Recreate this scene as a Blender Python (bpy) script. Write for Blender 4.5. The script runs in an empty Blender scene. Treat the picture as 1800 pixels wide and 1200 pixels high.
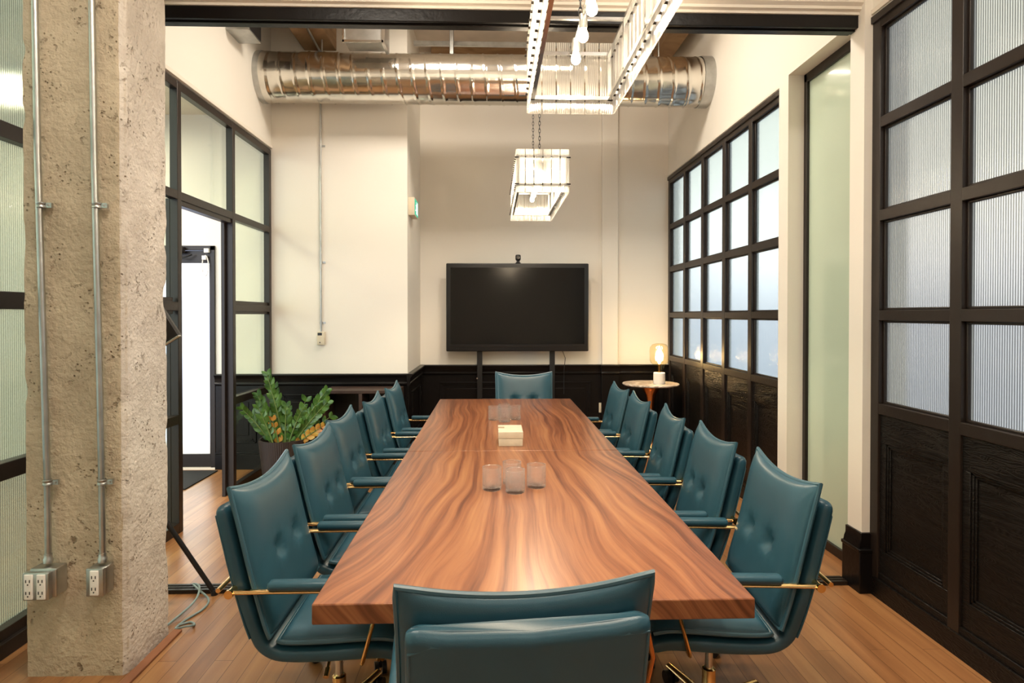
import bpy, math, random
from mathutils import Vector, Matrix, noise
random.seed(7)
S = bpy.context.scene
COL = S.collection
PI = math.pi
# ------------------------------------------------------------------ camera
FPX, YAW, PITCH, ROLL, CXP, CYP, CAMH = 1074.0, .0297, .0104, .0003, 898.0, 564.3, 1.53
_f = Vector((math.sin(YAW)*math.cos(PITCH), math.cos(YAW)*math.cos(PITCH), -math.sin(PITCH)))
_r = Vector((math.cos(YAW), -math.sin(YAW), 0)); _u = _r.cross(_f)
r2 = math.cos(ROLL)*_r + math.sin(ROLL)*_u; u2 = -math.sin(ROLL)*_r + math.cos(ROLL)*_u
cd = bpy.data.cameras.new('camera'); cam = bpy.data.objects.new('camera', cd); COL.objects.link(cam)
cam.matrix_world = Matrix(((r2.x, u2.x, -_f.x, 0), (r2.y, u2.y, -_f.y, 0), (r2.z, u2.z, -_f.z, CAMH), (0, 0, 0, 1)))
cd.sensor_width = 36; cd.lens = FPX/1800*36; cd.clip_start = .05
cd.shift_x = (900-CXP)/1800; cd.shift_y = (CYP-600)/1800
S.camera = cam
# ------------------------------------------------------------------ colour management
S.view_settings.view_transform = 'Standard'; S.view_settings.look = 'None'
S.view_settings.gamma = 1; S.view_settings.use_curve_mapping = False
S.view_settings.exposure = 0.22
# ------------------------------------------------------------------ world (overcast daylight)
W = bpy.data.worlds.new('daylight'); S.world = W; W.use_nodes = True
nt = W.node_tree; nt.nodes.clear()
wo = nt.nodes.new('ShaderNodeOutputWorld'); bg = nt.nodes.new('ShaderNodeBackground')
tc = nt.nodes.new('ShaderNodeTexCoord'); sx = nt.nodes.new('ShaderNodeSeparateXYZ')
mr = nt.nodes.new('ShaderNodeMapRange'); cr = nt.nodes.new('ShaderNodeValToRGB')
nt.links.new(tc.outputs['Generated'], sx.inputs[0]); nt.links.new(sx.outputs['Z'], mr.inputs[0])
mr.inputs[1].default_value = -1; mr.inputs[2].default_value = 1
nt.links.new(mr.outputs[0], cr.inputs[0]); nt.links.new(cr.outputs[0], bg.inputs[0]); nt.links.new(bg.outputs[0], wo.inputs[0])
els = cr.color_ramp.elements
els[0].position = 0; els[0].color = (.08, .09, .12, 1)
els[1].position = 1; els[1].color = (.40, .45, .40, 1)
for p, c in ((.35, (.19, .22, .30)), (.475, (.33, .38, .50)), (.50, (.42, .47, .60)), (.53, (.85, .90, 1.0)), (.56, (1.05, 1.08, 1.08)), (.60, (.75, .79, .75)), (.72, (.48, .52, .44))):
    e = els.new(p); e.color = (*c, 1)
bg.inputs[1].default_value = 5.0
# ------------------------------------------------------------------ room lamps and added corridor fill (area lights, housings built below)
WARM = (1.0, .89, .75)
def area(name, x, y, z, sx_, sy_, power, colr=WARM):
    l = bpy.data.lights.new(name, 'AREA'); l.shape = 'RECTANGLE'; l.size = sx_; l.size_y = sy_; l.energy = power; l.color = colr
    o = bpy.data.objects.new(name, l); COL.objects.link(o); o.location = (x, y, z); return o
CEIL_N, CEIL_F = 3.95, 4.60
NEAR_LIGHTS = [(-.9, 1.35), (1.15, 1.35), (-.9, -1.4), (1.15, -1.4)]
FAR_LIGHTS = [(-.50, 4.75), (.60, 4.75)]
for x, y in NEAR_LIGHTS: area('ceiling_lamp_light', x, y, CEIL_N-.09, .6, .6, 34 if y > 0 else 10)
for x, y in FAR_LIGHTS: area('ceiling_lamp_light', x, y, CEIL_F-.14, .5, .5, 42)
area('corridor_fill_light', -4.0, 5.25, 3.40, .5, .5, 42)  # added to brighten the corridor, placed out of view
# ------------------------------------------------------------------ materials
def newmat(name):
    m = bpy.data.materials.new(name); m.use_nodes = True; n = m.node_tree; n.nodes.clear()
    out = n.nodes.new('ShaderNodeOutputMaterial'); return m, n, out
def nd(n, t, **k):
    a = n.nodes.new(t)
    for q, v in k.items():
        if q in a.inputs: a.inputs[q].default_value = v
        else: setattr(a, q, v)
    return a
def pbr(name, c, rough=.5, metal=0., bump=0., bscale=60., var=0., vscale=3., coat=0., spec=.5, emit=None, es=0.):
    m, n, out = newmat(name); L = n.links
    b = nd(n, 'ShaderNodeBsdfPrincipled'); L.new(b.outputs[0], out.inputs[0])
    b.inputs['Base Color'].default_value = (*c, 1); b.inputs['Roughness'].default_value = rough; b.inputs['Metallic'].default_value = metal
    b.inputs['Coat Weight'].default_value = coat; b.inputs['Specular IOR Level'].default_value = spec
    if emit: b.inputs['Emission Color'].default_value = (*emit, 1); b.inputs['Emission Strength'].default_value = es
    t = nd(n, 'ShaderNodeTexCoord')
    if var:
        no = nd(n, 'ShaderNodeTexNoise'); no.inputs['Scale'].default_value = vscale; no.inputs['Detail'].default_value = 5
        L.new(t.outputs['Object'], no.inputs['Vector'])
        r = nd(n, 'ShaderNodeValToRGB'); L.new(no.outputs[0], r.inputs[0])
        r.color_ramp.elements[0].position = .3; r.color_ramp.elements[1].position = .7
        r.color_ramp.elements[0].color = (*[v*(1-var) for v in c], 1); r.color_ramp.elements[1].color = (*[min(1, v*(1+var)) for v in c], 1)
        L.new(r.outputs[0], b.inputs['Base Color'])
    if bump:
        n2 = nd(n, 'ShaderNodeTexNoise'); n2.inputs['Scale'].default_value = bscale; n2.inputs['Detail'].default_value = 4
        L.new(t.outputs['Object'], n2.inputs['Vector'])
        bp = nd(n, 'ShaderNodeBump'); bp.inputs['Strength'].default_value = bump; bp.inputs['Distance'].default_value = .01
        L.new(n2.outputs[0], bp.inputs['Height']); L.new(bp.outputs[0], b.inputs['Normal'])
    return m
M = {}
M['wall'] = pbr('cream_paint', (.82, .78, .705), .6, var=.015, vscale=1.2, bump=.05, bscale=90)
M['trimw'] = pbr('cream_trim_paint', (.80, .74, .65), .4)
M['ceil'] = pbr('painted_concrete_ceiling', (.60, .54, .47), .8, var=.12, vscale=4, bump=.3, bscale=12)
M['black'] = pbr('black_painted_wood', (.006, .005, .005), .30, bump=.12, bscale=35, spec=.22)
M['frame'] = pbr('black_window_frame_paint', (.018, .0125, .010), .36, bump=.05, bscale=40, spec=.35)
M['leather'] = pbr('teal_leather', (.020, .072, .104), .33, bump=.06, bscale=420, var=.06, vscale=9, spec=.48)
M['leatherd'] = pbr('teal_leather_piping', (.024, .086, .122), .35, spec=.7)
M['brass'] = pbr('polished_brass', (.92, .62, .28), .16, 1)
M['copper'] = pbr('copper_rod', (.75, .32, .12), .25, 1)
M['chrome'] = pbr('steel', (.72, .72, .72), .18, 1)
M['galv'] = pbr('galvanised_steel', (.50, .51, .50), .36, 1, var=.12, vscale=14, bump=.05, bscale=30)
M['duct'] = pbr('spiral_duct_steel', (.74, .72, .67), .17, 1, var=.07, vscale=9, bump=.10, bscale=5)
M['blackp'] = pbr('black_plastic', (.012, .012, .013), .35)
M['screen'] = pbr('dark_screen_glass', (.005, .005, .005), .14, spec=.35)
M['white'] = pbr('white_plastic', (.82, .80, .76), .4)
M['whitebody'] = pbr('white_stone_base', (.85, .83, .80), .5, var=.03)
M['cream'] = pbr('cream_card', (.66, .58, .44), .6, var=.05, vscale=30)
M['tan'] = pbr('tan_label', (.34, .27, .17), .6)
M['brownwood'] = pbr('dark_brown_veneer', (.040, .021, .015), .45, var=.2, vscale=12)
M['pot'] = pbr('dark_brown_pot', (.030, .022, .020), .55)
M['soil'] = pbr('soil', (.02, .014, .01), .9, bump=.6, bscale=60)
M['mat'] = pbr('dark_door_mat', (.018, .018, .019), .9, bump=.5, bscale=200)
M['cable'] = pbr('grey_cable', (.22, .30, .30), .45)
M['frost_green'] = pbr('frosted_green_glass', (.50, .60, .48), .14, var=.04, vscale=1.0, coat=.5)
M['stone'] = None
def leaf_mat(name, a, b_):
    m, n, out = newmat(name); L = n.links
    b = nd(n, 'ShaderNodeBsdfPrincipled'); L.new(b.outputs[0], out.inputs[0]); b.inputs['Roughness'].default_value = .35
    t = nd(n, 'ShaderNodeTexCoord'); no = nd(n, 'ShaderNodeTexNoise'); no.inputs['Scale'].default_value = 14
    L.new(t.outputs['Object'], no.inputs['Vector']); r = nd(n, 'ShaderNodeValToRGB'); L.new(no.outputs[0], r.inputs[0])
    r.color_ramp.elements[0].position = .35; r.color_ramp.elements[1].position = .65
    r.color_ramp.elements[0].color = (*a, 1); r.color_ramp.elements[1].color = (*b_, 1); L.new(r.outputs[0], b.inputs['Base Color'])
    return m
M['leaf'] = leaf_mat('green_leaf', (.028, .085, .014), (.085, .20, .028))
M['leafy'] = leaf_mat('yellowed_leaf', (.55, .36, .05), (.45, .17, .03))
M['stem'] = pbr('green_stem', (.13, .20, .05), .5)

def emit_mat(name, c, s):
    m, n, out = newmat(name); e = nd(n, 'ShaderNodeEmission'); e.inputs[0].default_value = (*c, 1); e.inputs[1].default_value = s
    n.links.new(e.outputs[0], out.inputs[0]); return m
M['panel_glow'] = emit_mat('lit_diffuser', (1, .9, .78), 4)
M['bulb'] = emit_mat('glowing_bulb', (1, .80, .52), 26)
M['bulb_small'] = emit_mat('glowing_bulb_far', (1, .82, .56), 26)
M['filament'] = emit_mat('glowing_lamp_bulb', (1, .66, .28), 34)

def thin_glass(name, tint=(1, 1, 1), rough=.02, fac=.10, stripes=None, ior=1.45):
    m, n, out = newmat(name); L = n.links
    tr = nd(n, 'ShaderNodeBsdfTransparent'); tr.inputs[0].default_value = (*tint, 1)
    gl = nd(n, 'ShaderNodeBsdfGlossy'); gl.inputs['Roughness'].default_value = rough
    lw = nd(n, 'ShaderNodeLayerWeight'); pw_ = nd(n, 'ShaderNodeMath', operation='POWER'); L.new(lw.outputs['Facing'], pw_.inputs[0]); pw_.inputs[1].default_value = 4
    ma = nd(n, 'ShaderNodeMath', operation='MULTIPLY_ADD'); L.new(pw_.outputs[0], ma.inputs[0]); ma.inputs[1].default_value = .6; ma.inputs[2].default_value = .04
    mx = nd(n, 'ShaderNodeMixShader'); L.new(ma.outputs[0], mx.inputs[0]); L.new(tr.outputs[0], mx.inputs[1]); L.new(gl.outputs[0], mx.inputs[2])
    L.new(mx.outputs[0], out.inputs[0]); return m
M['clear'] = thin_glass('clear_glass', (.90, .94, .86))
M['amber'] = thin_glass('amber_glass', (1.0, .94, .76))

def rib_glass(name, tint, axis='Y', pitch=.0125, depth=.35, trans=.35, rough=.30, contrast=.55, ior=1.22):
    """fluted glass: vertical ribs shaded by bands in the tint, part clear-rough refraction, part diffusing"""
    m, n, out = newmat(name); L = n.links
    t = nd(n, 'ShaderNodeTexCoord'); s = nd(n, 'ShaderNodeSeparateXYZ'); L.new(t.outputs['Object'], s.inputs[0])
    mu = nd(n, 'ShaderNodeMath', operation='MULTIPLY'); L.new(s.outputs[axis], mu.inputs[0]); mu.inputs[1].default_value = 2*PI/pitch
    sn = nd(n, 'ShaderNodeMath', operation='SINE'); L.new(mu.outputs[0], sn.inputs[0])
    mr_ = nd(n, 'ShaderNodeMapRange'); L.new(sn.outputs[0], mr_.inputs[0]); mr_.inputs[1].default_value = -1; mr_.inputs[2].default_value = 1
    cr_ = nd(n, 'ShaderNodeValToRGB'); L.new(mr_.outputs[0], cr_.inputs[0])
    cr_.color_ramp.elements[0].color = (*[v*contrast for v in tint], 1); cr_.color_ramp.elements[1].color = (*tint, 1)  # bright and dark of refraction in each rib painted into the glass colour
    cr_.color_ramp.elements[0].position = .1; cr_.color_ramp.elements[1].position = .8
    bp = nd(n, 'ShaderNodeBump'); bp.inputs['Strength'].default_value = depth; bp.inputs['Distance'].default_value = .004
    L.new(mr_.outputs[0], bp.inputs['Height'])
    tl = nd(n, 'ShaderNodeBsdfTranslucent'); L.new(cr_.outputs[0], tl.inputs[0])
    rf = nd(n, 'ShaderNodeBsdfRefraction'); rf.inputs['Roughness'].default_value = rough; rf.inputs['IOR'].default_value = ior
    L.new(cr_.outputs[0], rf.inputs[0])
    m1 = nd(n, 'ShaderNodeMixShader'); m1.inputs[0].default_value = trans; L.new(rf.outputs[0], m1.inputs[1]); L.new(tl.outputs[0], m1.inputs[2])
    gl = nd(n, 'ShaderNodeBsdfGlossy'); gl.inputs['Roughness'].default_value = .12; L.new(bp.outputs[0], gl.inputs['Normal'])
    m2 = nd(n, 'ShaderNodeMixShader'); m2.inputs[0].default_value = .10; L.new(m1.outputs[0], m2.inputs[1]); L.new(gl.outputs[0], m2.inputs[2])
    L.new(m2.outputs[0], out.inputs[0]); return m
M['ribbed'] = rib_glass('fluted_glass', (.84, .82, .78), contrast=.20, trans=.35, rough=.25)
M['ribbed_left'] = rib_glass('fluted_glass_left', (.86, .92, .80), trans=.2, rough=.2, contrast=.4)
M['ribbed_far'] = rib_glass('fluted_glass_far', (.68, .70, .68), contrast=.72, trans=.28, rough=.25)
M['frost_door'] = rib_glass('frosted_door_glass', (1., 1., 1.), axis='Y', depth=0, trans=.12, rough=.3, contrast=1.)

def crystal():
    m, n, out = newmat('ribbed_crystal_glass'); L = n.links
    t = nd(n, 'ShaderNodeTexCoord'); s = nd(n, 'ShaderNodeSeparateXYZ'); L.new(t.outputs['Object'], s.inputs[0])
    ad = nd(n, 'ShaderNodeMath', operation='ADD'); L.new(s.outputs['X'], ad.inputs[0]); L.new(s.outputs['Y'], ad.inputs[1])
    mu = nd(n, 'ShaderNodeMath', operation='MULTIPLY'); L.new(ad.outputs[0], mu.inputs[0]); mu.inputs[1].default_value = 2*PI/.0088
    sn = nd(n, 'ShaderNodeMath', operation='SINE'); L.new(mu.outputs[0], sn.inputs[0])
    mr_ = nd(n, 'ShaderNodeMapRange'); L.new(sn.outputs[0], mr_.inputs[0]); mr_.inputs[1].default_value = -1
    bp = nd(n, 'ShaderNodeBump'); bp.inputs['Strength'].default_value = .6; bp.inputs['Distance'].default_value = .004; L.new(mr_.outputs[0], bp.inputs['Height'])
    tr = nd(n, 'ShaderNodeBsdfTransparent'); cr_ = nd(n, 'ShaderNodeValToRGB'); L.new(mr_.outputs[0], cr_.inputs[0])
    cr_.color_ramp.elements[0].color = (.66, .66, .64, 1); cr_.color_ramp.elements[1].color = (.97, .97, .95, 1); L.new(cr_.outputs[0], tr.inputs[0])
    tl = nd(n, 'ShaderNodeBsdfTranslucent'); tl.inputs[0].default_value = (.95, .93, .9, 1); L.new(bp.outputs[0], tl.inputs['Normal'])
    gl = nd(n, 'ShaderNodeBsdfGlossy'); gl.inputs['Roughness'].default_value = .08; L.new(bp.outputs[0], gl.inputs['Normal'])
    a = nd(n, 'ShaderNodeMixShader'); a.inputs[0].default_value = .45; L.new(tr.outputs[0], a.inputs[1]); L.new(tl.outputs[0], a.inputs[2])
    b = nd(n, 'ShaderNodeMixShader'); b.inputs[0].default_value = .22; L.new(a.outputs[0], b.inputs[1]); L.new(gl.outputs[0], b.inputs[2])
    L.new(b.outputs[0], out.inputs[0]); return m
M['crystal'] = crystal()

def tumbler_glass():
    m, n, out = newmat('cut_tumbler_glass'); L = n.links
    g = nd(n, 'ShaderNodeBsdfGlass'); g.inputs['Roughness'].default_value = .0; g.inputs['IOR'].default_value = 1.5; g.inputs[0].default_value = (1, 1, 1, 1)
    tr = nd(n, 'ShaderNodeBsdfTransparent')
    a = nd(n, 'ShaderNodeMixShader'); a.inputs[0].default_value = .42; L.new(g.outputs[0], a.inputs[1]); L.new(tr.outputs[0], a.inputs[2])
    tl = nd(n, 'ShaderNodeBsdfTranslucent'); tl.inputs[0].default_value = (1, 1, 1, 1); df = nd(n, 'ShaderNodeBsdfDiffuse'); df.inputs[0].default_value = (.95, .97, 1, 1)
    c = nd(n, 'ShaderNodeMixShader'); c.inputs[0].default_value = .5; L.new(tl.outputs[0], c.inputs[1]); L.new(df.outputs[0], c.inputs[2])
    e = nd(n, 'ShaderNodeMixShader'); e.inputs[0].default_value = .05; L.new(a.outputs[0], e.inputs[1]); L.new(c.outputs[0], e.inputs[2])
    L.new(e.outputs[0], out.inputs[0]); return m
M['tumbler'] = tumbler_glass()

def table_wood():
    m, n, out = newmat('oiled_walnut_slab'); L = n.links
    b = nd(n, 'ShaderNodeBsdfPrincipled'); L.new(b.outputs[0], out.inputs[0]); b.inputs['Roughness'].default_value = .30
    b.inputs['Specular IOR Level'].default_value = .4; b.inputs['Coat Weight'].default_value = .22; b.inputs['Coat Roughness'].default_value = .22
    t = nd(n, 'ShaderNodeTexCoord'); s = nd(n, 'ShaderNodeSeparateXYZ'); L.new(t.outputs['Object'], s.inputs[0])
    def math_(op, a, b_=None):
        q = nd(n, 'ShaderNodeMath', operation=op)
        for i, v in enumerate((a, b_)):
            if v is None: continue
            if isinstance(v, (int, float)): q.inputs[i].default_value = v
            else: L.new(v, q.inputs[i])
        return q.outputs[0]
    X, Y, Z = s.outputs['X'], s.outputs['Y'], s.outputs['Z']
    # figure: lines drift out toward the near end, warped by slow noise
    wn = nd(n, 'ShaderNodeTexNoise'); wn.inputs['Scale'].default_value = 1.5; wn.inputs['Detail'].default_value = 2
    cv = nd(n, 'ShaderNodeCombineXYZ'); L.new(math_('MULTIPLY', X, 1.3), cv.inputs[0]); L.new(math_('MULTIPLY', Y, .5), cv.inputs[1]); L.new(math_('MULTIPLY', Z, 1.0), cv.inputs[2])
    L.new(cv.outputs[0], wn.inputs['Vector'])
    warp = math_('MULTIPLY', math_('SUBTRACT', wn.outputs[0], .5), .22)
    # spread: distance from near end (object origin at table centre; near end y=-2)
    d = math_('ADD', Y, 2.0)
    spread = math_('ADD', .62, math_('MULTIPLY', math_('MINIMUM', d, 1.7), .25))
    xs = math_('ADD', math_('MULTIPLY', X, spread), warp)
    xs = math_('ADD', xs, math_('MULTIPLY', Z, .5))
    cw = nd(n, 'ShaderNodeCombineXYZ'); L.new(math_('MULTIPLY', xs, 30), cw.inputs[0]); L.new(math_('MULTIPLY', Y, .55), cw.inputs[1])
    g1 = nd(n, 'ShaderNodeTexNoise'); g1.inputs['Scale'].default_value = 1; g1.inputs['Detail'].default_value = 6; g1.inputs['Roughness'].default_value = .62
    L.new(cw.outputs[0], g1.inputs['Vector'])
    cw2 = nd(n, 'ShaderNodeCombineXYZ'); L.new(math_('MULTIPLY', xs, 110), cw2.inputs[0]); L.new(math_('MULTIPLY', Y, 3.5), cw2.inputs[1])
    g2 = nd(n, 'ShaderNodeTexNoise'); g2.inputs['Scale'].default_value = 1; g2.inputs['Detail'].default_value = 3
    L.new(cw2.outputs[0], g2.inputs['Vector'])
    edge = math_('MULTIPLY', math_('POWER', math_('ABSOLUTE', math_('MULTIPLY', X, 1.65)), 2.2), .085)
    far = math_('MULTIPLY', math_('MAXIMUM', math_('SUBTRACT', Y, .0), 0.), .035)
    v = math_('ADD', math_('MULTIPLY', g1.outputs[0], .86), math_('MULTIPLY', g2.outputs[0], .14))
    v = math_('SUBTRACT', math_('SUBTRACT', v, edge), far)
    r = nd(n, 'ShaderNodeValToRGB'); L.new(v, r.inputs[0]); e = r.color_ramp.elements
    e[0].position = .27; e[0].color = (.085, .027, .011, 1)
    e[1].position = .70; e[1].color = (.44, .215, .088, 1)
    for p, c in ((.37, (.150, .046, .019)), (.44, (.230, .078, .032)), (.50, (.295, .110, .045)), (.58, (.360, .150, .062))):
        q = e.new(p); q.color = (*c, 1)
    L.new(r.outputs[0], b.inputs['Base Color'])
    bp = nd(n, 'ShaderNodeBump'); bp.inputs['Strength'].default_value = .04; bp.inputs['Distance'].default_value = .003
    L.new(g2.outputs[0], bp.inputs['Height']); L.new(bp.outputs[0], b.inputs['Normal'])
    return m
M['walnut'] = table_wood()

def floor_wood():
    m, n, out = newmat('oak_strip_floor'); L = n.links
    b = nd(n, 'ShaderNodeBsdfPrincipled'); L.new(b.outputs[0], out.inputs[0]); b.inputs['Roughness'].default_value = .33
    t = nd(n, 'ShaderNodeTexCoord'); mp = nd(n, 'ShaderNodeMapping'); mp.inputs['Rotation'].default_value = (0, 0, PI/2)
    L.new(t.outputs['Object'], mp.inputs['Vector'])
    br = nd(n, 'ShaderNodeTexBrick'); L.new(mp.outputs[0], br.inputs['Vector'])
    br.inputs['Scale'].default_value = 1; br.inputs['Brick Width'].default_value = 1.15; br.inputs['Row Height'].default_value = .082
    br.inputs['Mortar Size'].default_value = .0014; br.inputs['Mortar Smooth'].default_value = .2; br.offset = .37; br.offset_frequency = 3
    br.inputs['Color1'].default_value = (.0, .0, .0, 1); br.inputs['Color2'].default_value = (1, 1, 1, 1); br.inputs['Mortar'].default_value = (.5, .5, .5, 1)
    br.inputs['Bias'].default_value = 0
    mp2 = nd(n, 'ShaderNodeMapping'); mp2.inputs['Scale'].default_value = (22, 1.3, 1); L.new(t.outputs['Object'], mp2.inputs['Vector'])
    # per-plank shift of the grain
    vm = nd(n, 'ShaderNodeVectorMath', operation='MULTIPLY_ADD'); L.new(br.outputs['Color'], vm.inputs[0]); vm.inputs[1].default_value = (31, 17, 9); L.new(mp2.outputs[0], vm.inputs[2])
    g = nd(n, 'ShaderNodeTexNoise'); g.inputs['Scale'].default_value = 1; g.inputs['Detail'].default_value = 5; g.inputs['Distortion'].default_value = .6; L.new(vm.outputs[0], g.inputs['Vector'])
    mx = nd(n, 'ShaderNodeMath', operation='MULTIPLY_ADD'); L.new(br.outputs['Color'], mx.inputs[0]); mx.inputs[1].default_value = .30
    m2 = nd(n, 'ShaderNodeMath', operation='MULTIPLY'); L.new(g.outputs[0], m2.inputs[0]); m2.inputs[1].default_value = .75; L.new(m2.outputs[0], mx.inputs[2])
    r = nd(n, 'ShaderNodeValToRGB'); L.new(mx.outputs[0], r.inputs[0]); e = r.color_ramp.elements
    e[0].position = .22; e[0].color = (.175, .070, .026, 1); e[1].position = .85; e[1].color = (.43, .225, .090, 1)
    q = e.new(.5); q.color = (.305, .138, .053, 1)
    mo = nd(n, 'ShaderNodeMixRGB'); mo.blend_type = 'MULTIPLY'; L.new(br.outputs['Fac'], mo.inputs[0]); L.new(r.outputs[0], mo.inputs[1]); mo.inputs[2].default_value = (.35, .28, .22, 1)
    L.new(mo.outputs[0], b.inputs['Base Color'])
    bp = nd(n, 'ShaderNodeBump'); bp.inputs['Strength'].default_value = .25; bp.inputs['Distance'].default_value = .002; bp.invert = True
    L.new(br.outputs['Fac'], bp.inputs['Height']); L.new(bp.outputs[0], b.inputs['Normal'])
    return m
M['floor'] = floor_wood()

def concrete():
    m, n, out = newmat('rough_cast_concrete'); L = n.links
    b = nd(n, 'ShaderNodeBsdfPrincipled'); L.new(b.outputs[0], out.inputs[0]); b.inputs['Roughness'].default_value = .85
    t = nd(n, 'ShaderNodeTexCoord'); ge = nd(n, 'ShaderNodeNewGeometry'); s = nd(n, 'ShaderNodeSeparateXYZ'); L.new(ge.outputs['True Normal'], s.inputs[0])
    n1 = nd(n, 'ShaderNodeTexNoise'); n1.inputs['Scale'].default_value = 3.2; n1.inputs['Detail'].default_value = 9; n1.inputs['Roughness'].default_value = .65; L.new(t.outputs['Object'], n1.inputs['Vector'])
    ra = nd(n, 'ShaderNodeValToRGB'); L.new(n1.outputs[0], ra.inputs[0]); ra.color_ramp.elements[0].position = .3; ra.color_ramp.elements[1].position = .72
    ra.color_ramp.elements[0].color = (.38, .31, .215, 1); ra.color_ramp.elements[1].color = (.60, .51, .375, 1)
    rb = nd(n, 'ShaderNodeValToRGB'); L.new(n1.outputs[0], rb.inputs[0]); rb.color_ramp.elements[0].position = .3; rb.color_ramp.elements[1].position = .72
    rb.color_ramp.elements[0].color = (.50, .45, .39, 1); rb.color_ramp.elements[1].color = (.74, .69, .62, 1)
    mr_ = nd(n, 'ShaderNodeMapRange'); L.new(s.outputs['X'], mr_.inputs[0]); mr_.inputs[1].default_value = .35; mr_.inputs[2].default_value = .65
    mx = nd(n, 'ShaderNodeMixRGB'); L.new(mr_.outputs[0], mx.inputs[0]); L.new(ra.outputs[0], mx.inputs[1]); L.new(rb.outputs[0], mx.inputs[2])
    # pits
    vo = nd(n, 'ShaderNodeTexVoronoi'); vo.inputs['Scale'].default_value = 42; L.new(t.outputs['Object'], vo.inputs['Vector'])
    n3 = nd(n, 'ShaderNodeTexNoise'); n3.inputs['Scale'].default_value = 30; n3.inputs['Detail'].default_value = 6; L.new(t.outputs['Object'], n3.inputs['Vector'])
    pr = nd(n, 'ShaderNodeValToRGB'); L.new(vo.outputs['Distance'], pr.inputs[0]); pr.color_ramp.elements[0].position = .09; pr.color_ramp.elements[1].position = .22
    pr.color_ramp.elements[0].color = (.0, .0, .0, 1)
    nr = nd(n, 'ShaderNodeValToRGB'); L.new(n3.outputs[0], nr.inputs[0]); nr.color_ramp.elements[0].position = .30; nr.color_ramp.elements[1].position = .40
    pm = nd(n, 'ShaderNodeMixRGB'); pm.blend_type = 'MULTIPLY'; pm.inputs[0].default_value = 1; L.new(pr.outputs[0], pm.inputs[1]); L.new(nr.outputs[0], pm.inputs[2])
    n6 = nd(n, 'ShaderNodeTexNoise'); n6.inputs['Scale'].default_value = 7; L.new(t.outputs['Object'], n6.inputs['Vector'])
    r6 = nd(n, 'ShaderNodeValToRGB'); L.new(n6.outputs[0], r6.inputs[0]); r6.color_ramp.elements[0].position = .50; r6.color_ramp.elements[1].position = .66
    r6.color_ramp.elements[0].color = (1, 1, 1, 1); r6.color_ramp.elements[1].color = (0, 0, 0, 1)
    pm0 = pm; pm = nd(n, 'ShaderNodeMixRGB'); pm.blend_type = 'LIGHTEN'; pm.inputs[0].default_value = 1; L.new(pm0.outputs[0], pm.inputs[1]); L.new(r6.outputs[0], pm.inputs[2])
    m3 = nd(n, 'ShaderNodeMixRGB'); L.new(pm.outputs[0], m3.inputs[0]); L.new(mx.outputs[0], m3.inputs[2])
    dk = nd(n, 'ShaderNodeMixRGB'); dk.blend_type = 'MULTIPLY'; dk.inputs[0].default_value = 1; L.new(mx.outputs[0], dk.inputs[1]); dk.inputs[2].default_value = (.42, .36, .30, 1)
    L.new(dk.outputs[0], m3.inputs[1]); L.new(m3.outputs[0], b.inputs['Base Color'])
    ad = nd(n, 'ShaderNodeMath', operation='ADD'); L.new(pm.outputs[0], ad.inputs[0])
    n4 = nd(n, 'ShaderNodeTexNoise'); n4.inputs['Scale'].default_value = 55; n4.inputs['Detail'].default_value = 8; L.new(t.outputs['Object'], n4.inputs['Vector']); L.new(n4.outputs[0], ad.inputs[1])
    bp = nd(n, 'ShaderNodeBump'); bp.inputs['Strength'].default_value = .8; bp.inputs['Distance'].default_value = .010; L.new(ad.outputs[0], bp.inputs['Height']); L.new(bp.outputs[0], b.inputs['Normal'])
    return m
M['concrete'] = concrete()
def rough_wood(name, a, c):
    m, n, out = newmat(name); L = n.links
    b = nd(n, 'ShaderNodeBsdfPrincipled'); L.new(b.outputs[0], out.inputs[0]); b.inputs['Roughness'].default_value = .8
    t = nd(n, 'ShaderNodeTexCoord'); no = nd(n, 'ShaderNodeTexNoise'); no.inputs['Scale'].default_value = 2.2; no.inputs['Detail'].default_value = 7; no.inputs['Distortion'].default_value = .8
    mp = nd(n, 'ShaderNodeMapping'); mp.inputs['Scale'].default_value = (1, 1, 4); L.new(t.outputs['Object'], mp.inputs[0]); L.new(mp.outputs[0], no.inputs['Vector'])
    r = nd(n, 'ShaderNodeValToRGB'); L.new(no.outputs[0], r.inputs[0]); r.color_ramp.elements[0].position = .3; r.color_ramp.elements[1].position = .7
    r.color_ramp.elements[0].color = (*a, 1); r.color_ramp.elements[1].color = (*c, 1); L.new(r.outputs[0], b.inputs['Base Color']); return m
M['beamwood'] = rough_wood('rough_sawn_beam', (.16, .085, .04), (.42, .27, .14))
M['shoe'] = rough_wood('reddish_floor_trim', (.20, .07, .03), (.34, .15, .07))
def marble():
    m, n, out = newmat('marble_top'); L = n.links
    b = nd(n, 'ShaderNodeBsdfPrincipled'); L.new(b.outputs[0], out.inputs[0]); b.inputs['Roughness'].default_value = .2
    t = nd(n, 'ShaderNodeTexCoord'); no = nd(n, 'ShaderNodeTexNoise'); no.inputs['Scale'].default_value = 3.5; no.inputs['Detail'].default_value = 8; no.inputs['Distortion'].default_value = 2.
    L.new(t.outputs['Object'], no.inputs['Vector']); r = nd(n, 'ShaderNodeValToRGB'); L.new(no.outputs[0], r.inputs[0]); e = r.color_ramp.elements
    e[0].position = .40; e[0].color = (.78, .70, .62, 1); e[1].position = .6; e[1].color = (.80, .73, .66, 1); q = e.new(.50); q.color = (.38, .31, .27, 1)
    L.new(r.outputs[0], b.inputs['Base Color']); return m
M['marble'] = marble()
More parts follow.
